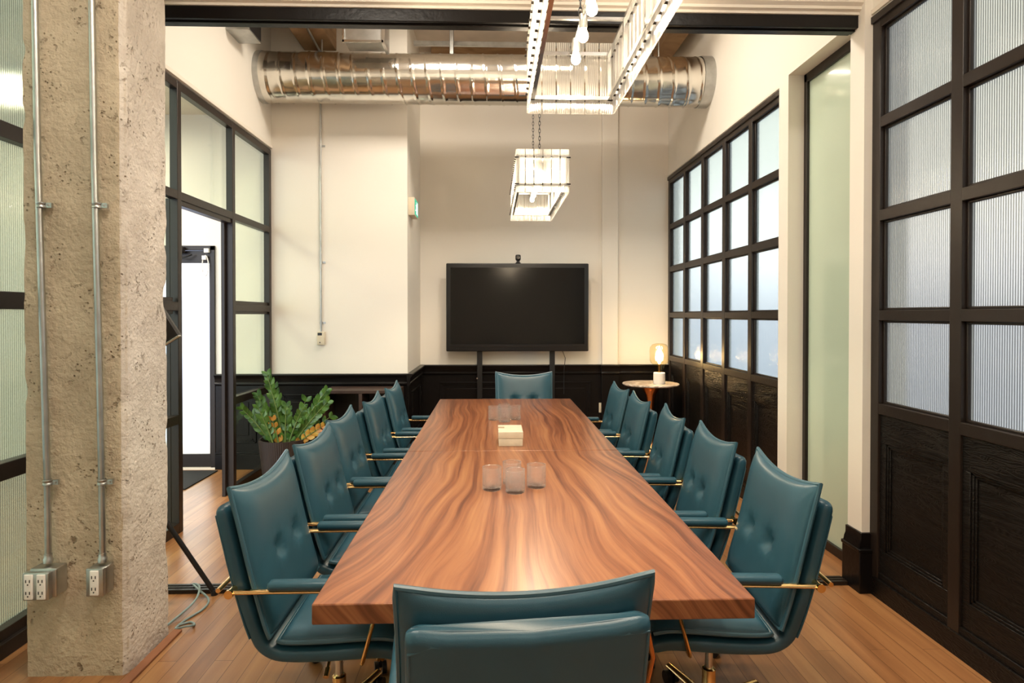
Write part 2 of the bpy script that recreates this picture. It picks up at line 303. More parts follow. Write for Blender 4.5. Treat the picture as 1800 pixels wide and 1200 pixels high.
def black_grain():
    m, n, out = newmat('black_stained_oak'); L = n.links
    b = nd(n, 'ShaderNodeBsdfPrincipled'); L.new(b.outputs[0], out.inputs[0]); b.inputs['Roughness'].default_value = .36; b.inputs['Base Color'].default_value = (.007, .006, .0055, 1); b.inputs['Specular IOR Level'].default_value = .22
    t = nd(n, 'ShaderNodeTexCoord'); mp = nd(n, 'ShaderNodeMapping'); mp.inputs['Scale'].default_value = (6, 2.2, 14); L.new(t.outputs['Object'], mp.inputs[0])
    no = nd(n, 'ShaderNodeTexNoise'); no.inputs['Scale'].default_value = 2; no.inputs['Detail'].default_value = 1.5; no.inputs['Distortion'].default_value = 1.2; L.new(mp.outputs[0], no.inputs['Vector'])
    mu = nd(n, 'ShaderNodeMath', operation='MULTIPLY'); L.new(no.outputs[0], mu.inputs[0]); mu.inputs[1].default_value = 60
    sn = nd(n, 'ShaderNodeMath', operation='SINE'); L.new(mu.outputs[0], sn.inputs[0])
    bp = nd(n, 'ShaderNodeBump'); bp.inputs['Strength'].default_value = .35; bp.inputs['Distance'].default_value = .0015; L.new(sn.outputs[0], bp.inputs['Height']); L.new(bp.outputs[0], b.inputs['Normal'])
    return m
M['blackgrain'] = black_grain()

# ------------------------------------------------------------------ mesh helpers
class MB:
    def __init__(s): s.v = []; s.f = []; s.mi = []; s.cur = 0
    def add(s, vs, fs):
        o = len(s.v); s.v += [tuple(v) for v in vs]; s.f += [tuple(i+o for i in f) for f in fs]; s.mi += [s.cur]*len(fs); return s
    def box(s, x0, x1, y0, y1, z0, z1, mat=None):
        vs = [Vector((x, y, z)) for x in (x0, x1) for y in (y0, y1) for z in (z0, z1)]
        if mat is not None: vs = [mat @ v for v in vs]
        return s.add(vs, [(0, 1, 3, 2), (4, 6, 7, 5), (0, 4, 5, 1), (2, 3, 7, 6), (0, 2, 6, 4), (1, 5, 7, 3)])
    def rbox(s, x0, x1, y0, y1, z0, z1, r, mat=None):
        """box with bevelled edges (one segment chamfer x2)"""
        import bmesh
        bm = bmesh.new(); bmesh.ops.create_cube(bm, size=1)
        for v in bm.verts: v.co = Vector(((x0+x1)/2+v.co.x*(x1-x0), (y0+y1)/2+v.co.y*(y1-y0), (z0+z1)/2+v.co.z*(z1-z0)))
        bmesh.ops.bevel(bm, geom=bm.edges[:], offset=r, segments=3, profile=.5, affect='EDGES')
        bm.verts.index_update(); vs = [v.co.copy() for v in bm.verts]
        if mat is not None: vs = [mat @ v for v in vs]
        fs = [[v.index for v in f.verts] for f in bm.faces]; bm.free(); return s.add(vs, fs)
    def tube(s, pts, r, n=10, caps=True, flat=None):
        """round tube along pts; r number or list"""
        pts = [Vector(p) for p in pts]; k = len(pts); rs = r if isinstance(r, (list, tuple)) else [r]*k
        vs = []; up = None
        for i, p in enumerate(pts):
            d = (pts[min(i+1, k-1)]-pts[max(i-1, 0)]).normalized()
            if up is None:
                up = Vector((0, 0, 1)) if abs(d.z) < .9 else Vector((1, 0, 0))
            a = d.cross(up).normalized(); b = a.cross(d).normalized(); up = b
            fa, fb = (1, 1) if flat is None else flat
            for j in range(n):
                t = 2*PI*j/n; vs.append(p+a*(math.cos(t)*rs[i]*fa)+b*(math.sin(t)*rs[i]*fb))
        fs = [(i*n+j, i*n+(j+1) % n, (i+1)*n+(j+1) % n, (i+1)*n+j) for i in range(k-1) for j in range(n)]
        if caps: fs += [tuple(range(n))[::-1], tuple((k-1)*n+j for j in range(n))]
        return s.add(vs, fs)
    def lathe(s, prof, n=32, c=(0, 0, 0), cap=True):
        vs = [(c[0]+r*math.cos(2*PI*j/n), c[1]+r*math.sin(2*PI*j/n), c[2]+z) for r, z in prof for j in range(n)]
        k = len(prof); fs = [(i*n+j, i*n+(j+1) % n, (i+1)*n+(j+1) % n, (i+1)*n+j) for i in range(k-1) for j in range(n)]
        if cap: fs += [tuple(range(n))[::-1], tuple((k-1)*n+j for j in range(n))]
        return s.add(vs, fs)
    def prism(s, poly, axis, a, b):
        """extrude 2-D polygon along axis from a to b ('x': poly=(y,z); 'y': (x,z); 'z': (x,y))"""
        def P(p, t): return {'x': (t, p[0], p[1]), 'y': (p[0], t, p[1]), 'z': (p[0], p[1], t)}[axis]
        n = len(poly); vs = [P(p, a) for p in poly]+[P(p, b) for p in poly]
        return s.add(vs, [tuple(range(n))[::-1], tuple(range(n, 2*n))]+[(i, (i+1) % n, n+(i+1) % n, n+i) for i in range(n)])
    def build(s, name, mat, parent=None, loc=(0, 0, 0), rot=(0, 0, 0), bevel=0., smooth=40, label=None, bseg=2):
        me = bpy.data.meshes.new(name); me.from_pydata(s.v, [], s.f)
        import bmesh
        bm = bmesh.new(); bm.from_mesh(me); bmesh.ops.recalc_face_normals(bm, faces=bm.faces[:]); bm.to_mesh(me); bm.free()
        mats = mat if isinstance(mat, (list, tuple)) else [mat]
        for m_ in mats: me.materials.append(m_)
        if len(mats) > 1:
            for p, i in zip(me.polygons, s.mi): p.material_index = i
        if smooth:
            for p in me.polygons: p.use_smooth = True
            me.set_sharp_from_angle(angle=math.radians(smooth))
        me.update()
        o = bpy.data.objects.new(name, me); COL.objects.link(o); o.parent = parent; o.location = loc; o.rotation_euler = rot
        if bevel:
            b = o.modifiers.new('bevel', 'BEVEL'); b.width = bevel; b.segments = bseg; b.limit_method = 'ANGLE'; b.angle_limit = math.radians(40)
        if label: o['label'] = label
        return o
def tag(o, label, cat, group=None, kind=None):
    o['label'] = label; o['category'] = cat
    if group: o['group'] = group
    if kind: o['kind'] = kind
    return o
def thing(name, label, cat, loc=(0, 0, 0), rz=0, group=None):
    o = bpy.data.objects.new(name, None); COL.objects.link(o); o.location = loc; o.rotation_euler = (0, 0, rz); o.empty_display_size = .1
    return tag(o, label, cat, group)
def struct(o, label=None):
    o['kind'] = 'structure'
    if label: o['label'] = label
    return o
def sroot(name, label=None):
    o = bpy.data.objects.new(name, None); COL.objects.link(o); o['kind'] = 'structure'
    if label: o['label'] = label
    return o
CHILD = {}
def kids(o): return [c for c in bpy.data.objects if c.parent == o]
def copy_tree(o, parent=None):
    c = o.copy(); COL.objects.link(c)
    if parent is not None: c.parent = parent
    for k in kids(o): copy_tree(k, c)
    return c

# ------------------------------------------------------------------ dimensions
XR, XL, YL, YB, XSTEP = 2.08, -2.19, 6.13, 7.20, -.85
HDR0, HDR1, ZF, ZCAP = 3.36, 3.46, 3.157, .945
YBK = -3.2   # wall behind the camera
# ------------------------------------------------------------------ shell
struct(MB().box(-5.2, XR+.3, YBK-.1, YB+.2, -.05, 0).build('floor', M['floor'], smooth=0), 'orange-brown oak strip floor')
struct(MB().box(XL-.02, XR+.15, HDR1, YB+.1, CEIL_F, CEIL_F+.1).build('ceiling', M['ceil'], smooth=0), 'bare concrete ceiling of the meeting room')
struct(MB().box(XL-.02, XR+.15, YBK, HDR1-.02, CEIL_N, CEIL_N+.1).build('ceiling_front', M['trimw'], smooth=0))
struct(MB().box(XL-.1, XR+.2, YBK-.1, YBK, 0, CEIL_N+.1).build('wall_front', M['wall'], smooth=0))
# back wall deeper segment, step return, shallower segment (runs on into the corridor)
w = MB(); w.box(XSTEP, XR+.15, YB, YB+.1, 0, CEIL_F)
struct(w.build('wall_back', M['wall'], smooth=0), 'cream back wall behind the screen')
w = MB(); DX0, DX1, DZ = -3.66, -2.74, 2.21
w.box(DX1, XSTEP-.1, YL, YL+.1, 0, CEIL_F); w.box(DX0, DX1, YL, YL+.1, DZ, CEIL_F); w.box(-5.2, DX0, YL, YL+.1, 0, CEIL_F)
struct(w.build('wall_back_left', M['wall'], smooth=0), 'cream wall segment left of the step, with a thermostat')
struct(MB().box(XSTEP-.1, XSTEP, YL, YB, 0, CEIL_F).build('wall_step', M['wall'], smooth=0))
# left wall above glazing
w = MB(); w.box(XL-.10, XL, YBK, YL, ZF+.01, CEIL_F)
struct(w.build('wall_left', M['wall'], smooth=0), 'white wall above the left glazing')
struct(MB().box(XL-.001, XL+.014, HDR1, YL-.002, ZF+.012, ZF+.045).build('trim_left', M['trimw'], bevel=.004))
# right wall
PF0, PF1 = 4.215, 4.352        # far pier
PN0, PN1 = 3.302, 3.435        # near pier
w = MB(); w.box(XR, XR+.16, PF1, YB, ZF+.005, CEIL_F); w.box(XR-.02, XR+.16, PF0, PF1, 0, CEIL_F); w.box(XR-.02, XR+.16, HDR1, PF0, 3.20, CEIL_F)
struct(w.build('wall_right', M['wall'], smooth=0), 'cream wall and pier right of the table')
w = MB(); w.box(XR, XR+.16, YBK, PN0, ZF+.005, CEIL_N+.1); w.box(2.036, XR+.16, PN0, PN1, 0, CEIL_F)
struct(w.build('wall_right_front', M['wall'], smooth=0), 'cream pier and wall over the near glazed partition')
struct(MB().box(XR-.012, XR+.001, -1.0, PN0-.002, ZF+.012, ZF+.04).build('trim_right', M['trimw'], bevel=.003))
struct(MB().box(XR-.010, XR+.001, PF1+.002, YB-.002, ZF+.010, ZF+.028).build('trim_right_back', M['trimw'], bevel=.003))
# near-pier plinth
pl = MB(); pl.box(2.010, XR+.10, PN0-.026, PN1+.012, 0, .235); pl.prism([(2.010, .235), (XR+.1, .235), (XR+.1, .330), (2.024, .330), (2.024, .29), (2.016, .27)], 'y', PN0-.012, PN1+.005)
pl.box(2.004, XR+.1, PN0-.030, PN1+.014, .225, .245)
struct(pl.build('baseboard_pier', M['black'], bevel=.004), 'tall black plinth at the foot of the near pier')
# wall over the header (spandrel), crown, header beam, floor track
w = MB(); w.box(XL-.02, 2.05, HDR0+.02, HDR1-.02, 3.20, CEIL_F+.05)
struct(w.build('wall_header', M['wall'], smooth=0))
c = MB(); pr = [(HDR0+.03, 3.196), (HDR0-.01, 3.196), (HDR0-.01, 3.212), (HDR0-.03, 3.216), (HDR0-.03, 3.232), (HDR0-.05, 3.245), (HDR0-.05, 3.262), (HDR0-.09, 3.30), (HDR0-.10, 3.33), (HDR0+.03, 3.33)]
c.prism(pr, 'x', XL, 2.036)
struct(c.build('trim_crown', M['trimw']), 'stepped cream crown moulding over the black header')
h = MB(); h.box(XL, 2.036, HDR0, HDR1, 3.128, 3.196); h.box(XL, 2.036, HDR0+.03, HDR1-.03, 3.120, 3.130)
struct(h.build('trim_header', M['black'], bevel=.003), 'black header track of the folding partition')
h = MB(); h.box(XL, 2.01, 3.385, 3.465, 0, .022); h.box(XL, 2.01, 3.41, 3.418, .022, .026); h.box(XL, 2.01, 3.438, 3.446, .022, .026)
struct(h.build('trim_floor_track', M['frame'], bevel=.003), 'black floor track across the opening')

# ------------------------------------------------------------------ glazing grids
def posts_rails(mb, X, outw, ylist, zlist, y0, y1, z0, z1, pw, rw, depth):
    """outw = +1 wall on the right (room side is -x), -1 wall on the left"""
    a, b = (X, X+depth) if outw > 0 else (X-depth, X)
    for y in ylist: mb.box(a, b, y, y+pw, z0, z1)
    for z, hgt in zlist: mb.box(a+.0012, b-.0012, y0, y1, z, z+hgt)
def right_window(name, glassmat, y0, ys, y1, lab, grain):
    root = sroot(name, lab); f = MB(); pw = .07
    posts_rails(f, XR, 1, ys, [(3.075, .082), (2.537, .057), (2.035, .060), (1.500, .056), (.995, .058)], y0, y1, 0, ZF, pw, 0, .065)
    f.box(XR-.012, XR+.02, y0, y1, 3.118, ZF)                      # outer lip of the head
    # glazing beads
    allz = [(1.053, 1.500), (1.556, 2.035), (2.095, 2.537), (2.594, 3.075)]
    yy = sorted(ys)
    for i in range(len(yy)-1):
        a, b = yy[i]+pw, yy[i+1]
        for za, zb in allz:
            f.box(XR+.022, XR+.04, a, a+.012, za, zb); f.box(XR+.022, XR+.04, b-.012, b, za, zb)
            f.box(XR+.022, XR+.04, a, b, za, za+.012); f.box(XR+.022, XR+.04, a, b, zb-.012, zb)
    f.build('window_frame', M['frame'], root, bevel=.0035)
    g = MB(); g.box(XR+.042, XR+.048, y0, y1, 1.03, 3.09)
    g.build('window_pane', glassmat, root, smooth=0, label='vertically fluted pale glass')
    # wainscot under
    wt = MB()
    wt.box(XR+.03, XR+.10, y0, y1, 0, 1.0)
    for i in range(len(yy)-1):
        a, b = yy[i]+pw, yy[i+1]
        A0, B0 = a, b
        # stiles and rails around a raised panel with moulding
        wt.box(XR+.012, XR+.031, A0, A0+.045, .26, .84); wt.box(XR+.012, XR+.031, B0-.045, B0, .26, .84)
        wt.box(XR+.012, XR+.031, A0, B0, .84, 1.0); wt.box(XR+.012, XR+.031, A0, B0, .14, .26)
        for k, (o_, x_) in enumerate(((0, .018), (.012, .023))):
            a2, b2, c2, d2 = A0+.045+o_, B0-.045-o_, .26+o_, .84-o_
            t_ = .012
            wt.box(XR+x_, XR+.031, a2, a2+t_, c2, d2); wt.box(XR+x_, XR+.031, b2-t_, b2, c2, d2)
            wt.box(XR+x_, XR+.031, a2, b2, c2, c2+t_); wt.box(XR+x_, XR+.031, a2, b2, d2-t_, d2)
        wt.box(XR+.004, XR+.03, A0, B0, .105, .14)
    wt.box(XR-.006, XR+.03, y0, y1, 0, .105)
    wt.build('wainscot', M['blackgrain'], root, bevel=.0025, label='black oak raised panels below the glass')
    return root
right_window('window_1', M['ribbed_far'], PF1, [7.13, 6.56, 5.99, 5.425, 4.86, 4.30], YB, 'far black gridded partition with five columns of fluted panes', 1)
right_window('window_2', M['ribbed'], -1.2, [3.232, 2.655, 2.09, 1.525, .96, .395, -.17, -.735], PN0, 'near black gridded partition with large fluted panes', 1)

# frosted pale-green glazed panel between the piers
root = sroot('window_3', 'tall narrow pale green frosted glass panel between the piers')
f = MB(); gx = 2.19
f.box(gx-.02, gx+.04, PN1-.05, PF0, .0, .06); f.box(gx-.02, gx+.04, PN1-.05, PF0, 3.14, 3.2); f.box(gx-.02, gx+.04, PF0-.04, PF0, .0, 3.2)
f.build('window_frame', M['frame'], root, bevel=.003)
MB().box(gx+.0, gx+.012, PN1-.05, PF0-.02, .05, 3.16).build('window_pane', M['frost_green'], root, smooth=0, label='pale green frosted glass')
struct(MB().box(gx+.045, gx+.12, PN1-.1, PF0+.1, 0, 3.3).build('wall_right_recess', M['wall'], smooth=0))

# left glazing
root = sroot('window_4', 'black framed glazed screen on the left with a doorway in it')
f = MB(); D_ = .055
pys = [3.47, 4.325, 5.225, 6.07]
for y in pys: f.box(XL-D_, XL, y, y+.055, 0, ZF)
ls = dict(z3=(2.335, .06), z2=(1.558, .065), z1=(.775, .065))
f.box(XL-D_+.001, XL-.001, HDR1, YL, 3.10, ZF)
f.box(XL-D_+.001, XL-.001, HDR1, YL, 2.335, 2.395)
for (a, b) in ((3.47, 4.33), (5.23, 6.12)):
    f.box(XL-D_+.001, XL-.001, a, b, 1.558, 1.620); f.box(XL-D_+.001, XL-.001, a, b, .765, .83); f.box(XL-D_+.001, XL-.001, a, b, 0, .075)
    f.box(XL-D_+.012, XL-.018, a+.055, b-.04, 1.535, 1.65)
f.box(XL-D_-.02, XL-.01, 4.38, 5.225, 2.30, 2.34)
f.box(XL-D_-.03, XL-D_, 5.19, 5.28, 0, 2.34); f.box(XL-D_-.03, XL-D_, 4.325, 4.41, 0, 2.34)
f.build('window_frame', M['frame'], root, bevel=.003)
g = MB()
for (a, b, z0, z1) in ((3.5, 4.33, .05, 3.12), (5.25, 6.09, .05, 3.12), (4.36, 5.24, 2.37, 3.12)):
    g.box(XL-D_+.006, XL-D_+.012, a, b, z0, z1)
g.build('window_pane', M['clear'], root, smooth=0, label='clear faintly green glass')
# nearer left wall, fluted
root = sroot('window_5', 'black framed fluted glass partition behind the concrete column')
f = MB()
for y in (-1.2, .0, 1.15, 2.3, 3.30): f.box(XL-.06, XL, y, y+.06, 0, ZF)
for z, hh in ((3.10, .057), (2.325, .075), (1.555, .08), (.785, .08), (0, .12)): f.box(XL-.059, XL-.001, -1.2, 3.36, z, z+hh)
f.box(XL-.06, XL+.02, -1.2, 3.36, 0, .07)
f.build('window_frame', M['frame'], root, bevel=.003)
MB().box(XL-.05, XL-.044, -1.2, 3.36, .05, 3.12).build('window_pane', M['ribbed_left'], root, smooth=0, label='vertically fluted glass')
struct(MB().box(XL-.12, XL, YBK, -1.2, 0, ZF+.02).build('wall_left_front', M['wall'], smooth=0))
struct(MB().box(XR, XR+.12, YBK, -1.2, 0, ZF+.02).build('wall_right_camera', M['wall'], smooth=0))

# corridor beyond the left glazing
struct(MB().box(-5.3, -5.2, 3.9, YL+.1, 0, 3.6).build('wall_corridor', M['wall'], smooth=0))
struct(MB().box(-5.2, XL-.1, 3.9, YL, 3.5, 3.6).build('ceiling_corridor', M['trimw'], smooth=0))
# exterior door
root = sroot('door_1', 'black framed exterior door with a bright frosted pane, seen through the doorway')
f = MB(); y0, y1 = YL-.02, YL+.08
f.box(DX1-.045, DX1, y0, y1, 0, DZ); f.box(DX0, DX0+.045, y0, y1, 0, DZ); f.box(DX0, DX1, y0, y1, DZ-.045, DZ)
f.build('door_frame', M['frame'], root, bevel=.003)
f = MB(); a, b = DX0+.05, DX1-.05
f.box(a, a+.06, YL+.0, YL+.05, .02, DZ-.05); f.box(b-.012, b, YL, YL+.05, .02, DZ-.05); f.box(a+.001, b-.001, YL+.001, YL+.049, 2.04, DZ-.05); f.box(a+.001, b-.001, YL+.001, YL+.049, .02, .150)
f.build('door_leaf', M['frame'], root, bevel=.003)
MB().box(a+.04, b-.005, YL+.02, YL+.03, .12, 2.06).build('door_pane', M['frost_door'], root, smooth=0, label='bright frosted glass')
f = MB(); f.box(-3.36, -3.02, YL-.08, YL-.021, 2.135, 2.195); f.build('door_closer', M['frame'], root, bevel=.006)
f = MB(); f.tube([(-3.2, YL-.05, 2.13), (-3.02, YL-.09, 2.08), (-2.95, YL-.04, 2.12)], .008, 8); f.build('closer_arm', M['blackp'], root)
f = MB(); f.box(-2.83, -2.785, YL-.05, YL-.021, 2.14, 2.18); f.box(-2.85, -2.81, YL-.05, YL-.021, 2.07, 2.11)
f.tube([(-2.82+.03*math.sin(t*2*PI), YL-.04, 1.99-.10*math.cos(t*2*PI)+.02) for t in [i/16 for i in range(17)]], .006, 8)
f.build('door_cable_loop', M['white'], root, label='white door contact with a looped cable')
struct(MB().box(DX0, DX1, YL-.03, YL+.1, 0, .02).build('trim_threshold', M['trimw']))
tag(MB().box(-3.75, -2.685, 5.40, 6.04, 0.001, .012).build('door_mat', M['mat'], bevel=.003), 'dark grey mat on the floor inside the bright door', 'mat')

# ------------------------------------------------------------------ wainscot of the back walls
def cap_profile(yw, zc):
    """(y,z) profile, wall surface at yw, projecting to -y"""
    return [(yw, zc), (yw-.055, zc), (yw-.058, zc-.012), (yw-.050, zc-.025), (yw-.040, zc-.035), (yw-.034, zc-.052), (yw-.030, zc-.085), (yw-.036, zc-.092), (yw-.036, zc-.105), (yw-.022, zc-.118), (yw, zc-.118)]
def wains(name, x0, x1, yw, panels, lab):
    m = MB(); m.box(x0, x1, yw-.014, yw, 0, ZCAP-.11); m.prism(cap_profile(yw, ZCAP), 'x', x0, x1)
    for a, b in panels:
        for o_, d_ in ((0, .030), (.014, .024), (.028, .019)):
            t_ = .014
            m.box(a+o_, a+o_+t_, yw-d_, yw-.01, .26+o_, .74-o_); m.box(b-o_-t_, b-o_, yw-d_, yw-.01, .26+o_, .74-o_)
            m.box(a+o_, b-o_, yw-d_, yw-.01, .26+o_, .26+o_+t_); m.box(a+o_, b-o_, yw-d_, yw-.01, .74-o_-t_, .74-o_)
        m.box(a+.075, b-.075, yw-.022, yw-.01, .335, .665)
    m.box(x0, x1, yw-.032, yw, 0, .15); m.box(x0, x1, yw-.026, yw, .15, .168)
    return struct(m.build(name, M['black'], bevel=.002), lab)
wains('trim_1', XSTEP+.0, 1.28, YB, [(-.62, .30), (.42, 1.16)], 'black panelled wainscot behind the screen')
wains('trim_2', 1.48, XR, YB, [(1.56, 2.02)], 'black wainscot in the right corner behind the round table')
wains('trim_3', XL, XSTEP, YL, [(-2.08, -1.50), (-1.42, -.95)], 'black panelled wainscot of the left wall segment')
wains('trim_4', DX1, XL-.06, YL, [(-2.64, -2.34)], 'black wainscot beside the exterior door')
# on the step return (rotated profile)
m = MB(); prf = [(XSTEP+(YB-y), z) for y, z in cap_profile(YB, ZCAP)]
m.prism(prf, 'y', YL-.057, YB); m.box(XSTEP, XSTEP+.014, YL-.01, YB, 0, ZCAP-.11); m.box(XSTEP, XSTEP+.032, YL-.03, YB, 0, .15)
for o_, d_ in ((0, .03), (.014, .024)):
    m.box(XSTEP+.01, XSTEP+d_, 6.30+o_, 6.314+o_, .26+o_, .74-o_); m.box(XSTEP+.01, XSTEP+d_, 7.0-o_, 7.014-o_, .26+o_, .74-o_)
    m.box(XSTEP+.01, XSTEP+d_, 6.3+o_, 7.0-o_, .74-o_-.014, .74-o_); m.box(XSTEP+.01, XSTEP+d_, 6.3+o_, 7.0-o_, .26+o_, .274+o_)
struct(m.build('trim_5', M['black'], bevel=.002), 'black wainscot on the return of the wall step')
# boxed pipe chase
m = MB(); m.box(1.285, 1.475, YB-.05, YB+.01, ZCAP, CEIL_F)
struct(m.build('wall_chase', M['wall'], smooth=0, bevel=.006), 'narrow cream boxed chase right of the screen')
m = MB(); m.box(1.28, 1.48, YB-.064, YB, 0, ZCAP-.11); m.prism(cap_profile(YB-.05, ZCAP), 'x', 1.272, 1.488); m.box(1.275, 1.485, YB-.082, YB, 0, .15)
struct(m.build('trim_6', M['black'], bevel=.003), 'black wainscot around the chase')

# ------------------------------------------------------------------ column
def column():
    root = thing('concrete_column', 'rough concrete column with two conduits, at the left edge of the view', 'column')
    import bmesh
    x0, x1, y0, y1, z1 = -1.965, -1.548, 2.622, 2.955, CEIL_N
    mb = MB(); nz = 190
    # ring of points round the section with a chamfered front-right corner
    base = []
    def seg(a, b, k): return [(a[0]+(b[0]-a[0])*i/k, a[1]+(b[1]-a[1])*i/k) for i in range(k)]
    cs = [(x0, y0), (x1-.022, y0), (x1, y0+.022), (x1, y1), (x0, y1)]
    for i in range(5): base += seg(cs[i], cs[(i+1) % 5], (22, 3, 18, 8, 8)[i])
    n = len(base); vs = []
    for k in range(nz+1):
        z = z1*k/nz
        for (x, y) in base:
            p = Vector((x, y, z)); q = noise.noise(p*9)*.0035+noise.noise(p*28)*.003+noise.noise(p*2.1)*.003
            # chips along the vertical edges
            e = min(math.hypot(x-c_[0], y-c_[1]) for c_ in cs)
            ch = max(0, noise.noise(Vector((x*3, y*3, z*7)))-.12)*max(0, 1-e/.025)*.03
            cx, cy = (x0+x1)/2, (y0+y1)/2; d = Vector((x-cx, y-cy, 0)).normalized()
            # leave the plane faces plane: move along the face normal
            nn = Vector((0, -1, 0)) if y <= y0+.001 else Vector((1, 0, 0)) if x >= x1-.001 else d
            p = p+nn*(q*.8-.004)-d*ch; vs.append(p)
    fs = [(k*n+j, k*n+(j+1) % n, (k+1)*n+(j+1) % n, (k+1)*n+j) for k in range(nz) for j in range(n)]
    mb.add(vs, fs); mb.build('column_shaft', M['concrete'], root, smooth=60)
    return root
col = column()
tag(MB().box(-1.542, -1.50, 2.50, 2.985, 0, .012).build('floor_trim_strip', M['shoe'], bevel=.003), 'reddish wooden strip on the floor along the column foot', 'trim strip')

def conduit(xb, xt, zbox, lab):
    root = thing('conduit', lab, 'conduit', group=None)
    pts = [(xb, 2.59, zbox+.0), (xb, 2.59, zbox+.11), (xb-.004, 2.595, zbox+.20), (xb-.008, 2.600, zbox+.30), (xb+(xt-xb)*.3, 2.600, 1.2), (xb+(xt-xb)*.7, 2.600, 2.2), (xt, 2.600, CEIL_N)]
    MB().tube(pts, .0125, 14).build('pipe', M['galv'], root)
    MB().lathe([(.014, 0), (.018, .002), (.018, .018), (.015, .022), (.015, .04)], 16, (xb, 2.59, zbox)).build('connector', M['galv'], root)
    for z in (.83, 1.985, 3.3):
        t = (z-.5)/3.4; x = xb+(xt-xb)*min(1, max(0, t))
        m = MB(); m.lathe([(.0155, -.012), (.018, -.010), (.018, -.003), (.0155, 0), (.018, .003), (.018, .010), (.0155, .012)], 16, (x-.002, 2.60, z), cap=False)
        m.box(x+.01, x+.040, 2.600, 2.612, z-.010, z+.010); m.lathe([(.005, -.004), (.005, .004)], 8, (x+.03, 2.6, z))
        m.build('strap_clamp', M['galv'], root)
    return root
conduit(-1.850, -1.905, .497, 'left conduit on the column, running down to the double outlet box')
conduit(-1.628, -1.672, .497, 'right conduit on the column, running down to the single outlet box')
def duplex(root, x, z, yf):
    m = MB(); m.rbox(x-.017, x+.017, yf-.004, yf+.004, z-.051, z+.051, .003); f_ = m.build('outlet_face', M['white'], root)
    for dz in (.024, -.024):
        for xx in (-.0075, .0075): MB().box(x+xx-.0017, x+xx+.0017, yf-.0052, yf-.003, z+dz-.005, z+dz+.007).build('slot', M['blackp'], f_)
        MB().tube([(x, yf-.0052, z+dz-.013), (x, yf-.003, z+dz-.013)], .003, 8).build('slot', M['blackp'], f_)
root = thing('outlet_box', 'galvanised double outlet box with two white duplex outlets, on the left of the column', 'outlet')
m = MB(); m.rbox(-1.898, -1.790, 2.55, 2.618, .372, .488, .006); m.build('box', M['galv'], root)
m = MB(); m.rbox(-1.910, -1.806, 2.528, 2.552, .368, .480, .004); m.build('cover_plate', M['galv'], root)
duplex(root, -1.884, .424, 2.526); duplex(root, -1.834, .424, 2.526)
root = thing('outlet_box', 'galvanised single outlet box with one white outlet, on the right of the column', 'outlet')
m = MB(); m.rbox(-1.668, -1.598, 2.56, 2.618, .372, .488, .006); m.build('box', M['galv'], root)
m = MB(); m.rbox(-1.668, -1.598, 2.545, 2.561, .372, .488, .003); m.build('cover_plate', M['galv'], root)
duplex(root, -1.633, .43, 2.543)

# ------------------------------------------------------------------ overhead services
def duct():
    root = thing('spiral_duct', 'round galvanised spiral duct crossing the room under the ceiling', 'duct')
    yc, zc, R = 5.875, 3.775, .228; x0, x1 = XL+.0, XR-.0; n = 56; pitch = .135
    mb = MB(); nx = 340; vs = []
    for i in range(nx+1):
        x = x0+(x1-x0)*i/nx
        for j in range(n):
            th = 2*PI*j/n
            ph = ((x/pitch-th/(2*PI)) % 1.0); d = min(ph, 1-ph)*pitch
            r = R+.008*max(0, 1-d/.009)+.0010*math.sin(3*th+x*2.3)
            if x < x0+.12: r = R+.006
            vs.append((x, yc+r*math.cos(th), zc+r*math.sin(th)))
    fs = [(i*n+j, i*n+(j+1) % n, (i+1)*n+(j+1) % n, (i+1)*n+j) for i in range(nx) for j in range(n)]
    mb.add(vs, fs); mb.build('duct_tube', M['duct'], root, smooth=60)
    for a_, b_, nm in ((x0, x0+.05, 'end_collar'), (x1-.10, x1-.0, 'end_collar')):
        m = MB(); m.add([(x, yc+r*math.cos(2*PI*j/48), zc+r*math.sin(2*PI*j/48)) for x, r in ((a_, R+.004), (a_, R+.009), (b_, R+.009), (b_, R+.004)) for j in range(48)],
                        [(i*48+j, i*48+(j+1) % 48, (i+1)*48+(j+1) % 48, (i+1)*48+j) for i in range(3) for j in range(48)])
        m.build(nm, M['galv'], root)
    m = MB(); m.box(-1.72, -1.24, yc-.03, yc+.03, zc+R-.004, zc+R+.006); m.tube([(-1.62, yc, zc+R), (-1.62, yc, 4.14)], .007, 8); m.build('hanger', M['galv'], root)
    m = MB(); m.box(1.0, 1.75, yc-.02, yc+.02, zc+R-.002, zc+R+.006); m.tube([(1.2, yc, zc+R), (1.2, yc, CEIL_F)], .006, 8); m.tube([(1.6, yc, zc+R), (1.6, yc, CEIL_F)], .006, 8); m.build('hanger', M['galv'], root)
duct()
tag(MB().box(-1.86, -1.545, 3.5, YL, 4.14, CEIL_F).build('wood_beam', M['beamwood'], bevel=.008), 'rough timber beam running front to back above the left of the duct', 'beam')
tag(MB().box(1.74, 1.95, 3.5, 6.98, 4.32, CEIL_F).build('wood_beam', M['beamwood'], bevel=.008), 'rough timber beam running front to back, near the right wall', 'beam')
tag(MB().box(-.70, XR-.2, 6.98, YB, 4.40, CEIL_F).build('wood_beam', M['beamwood'], bevel=.006), 'rough timber beam lying across against the back wall, above the duct', 'beam')
tag(MB().tube([(-1.62, 3.9, 4.12), (-1.66, 5.2, 4.125), (-1.70, YL-.02, 4.12), (-1.70, YL-.018, 4.0)], .011, 10).build('ceiling_conduit', M['galv']), 'thin steel conduit under the left timber beam', 'conduit')
root = thing('sheet_metal_duct', 'square sheet metal duct hanging between the left beam and the wall step', 'duct')
m = MB(); m.box(-1.295, -.97, 5.40, 5.60, 3.915, CEIL_F); m.build('duct_body', M['galv'], root, bevel=.003)
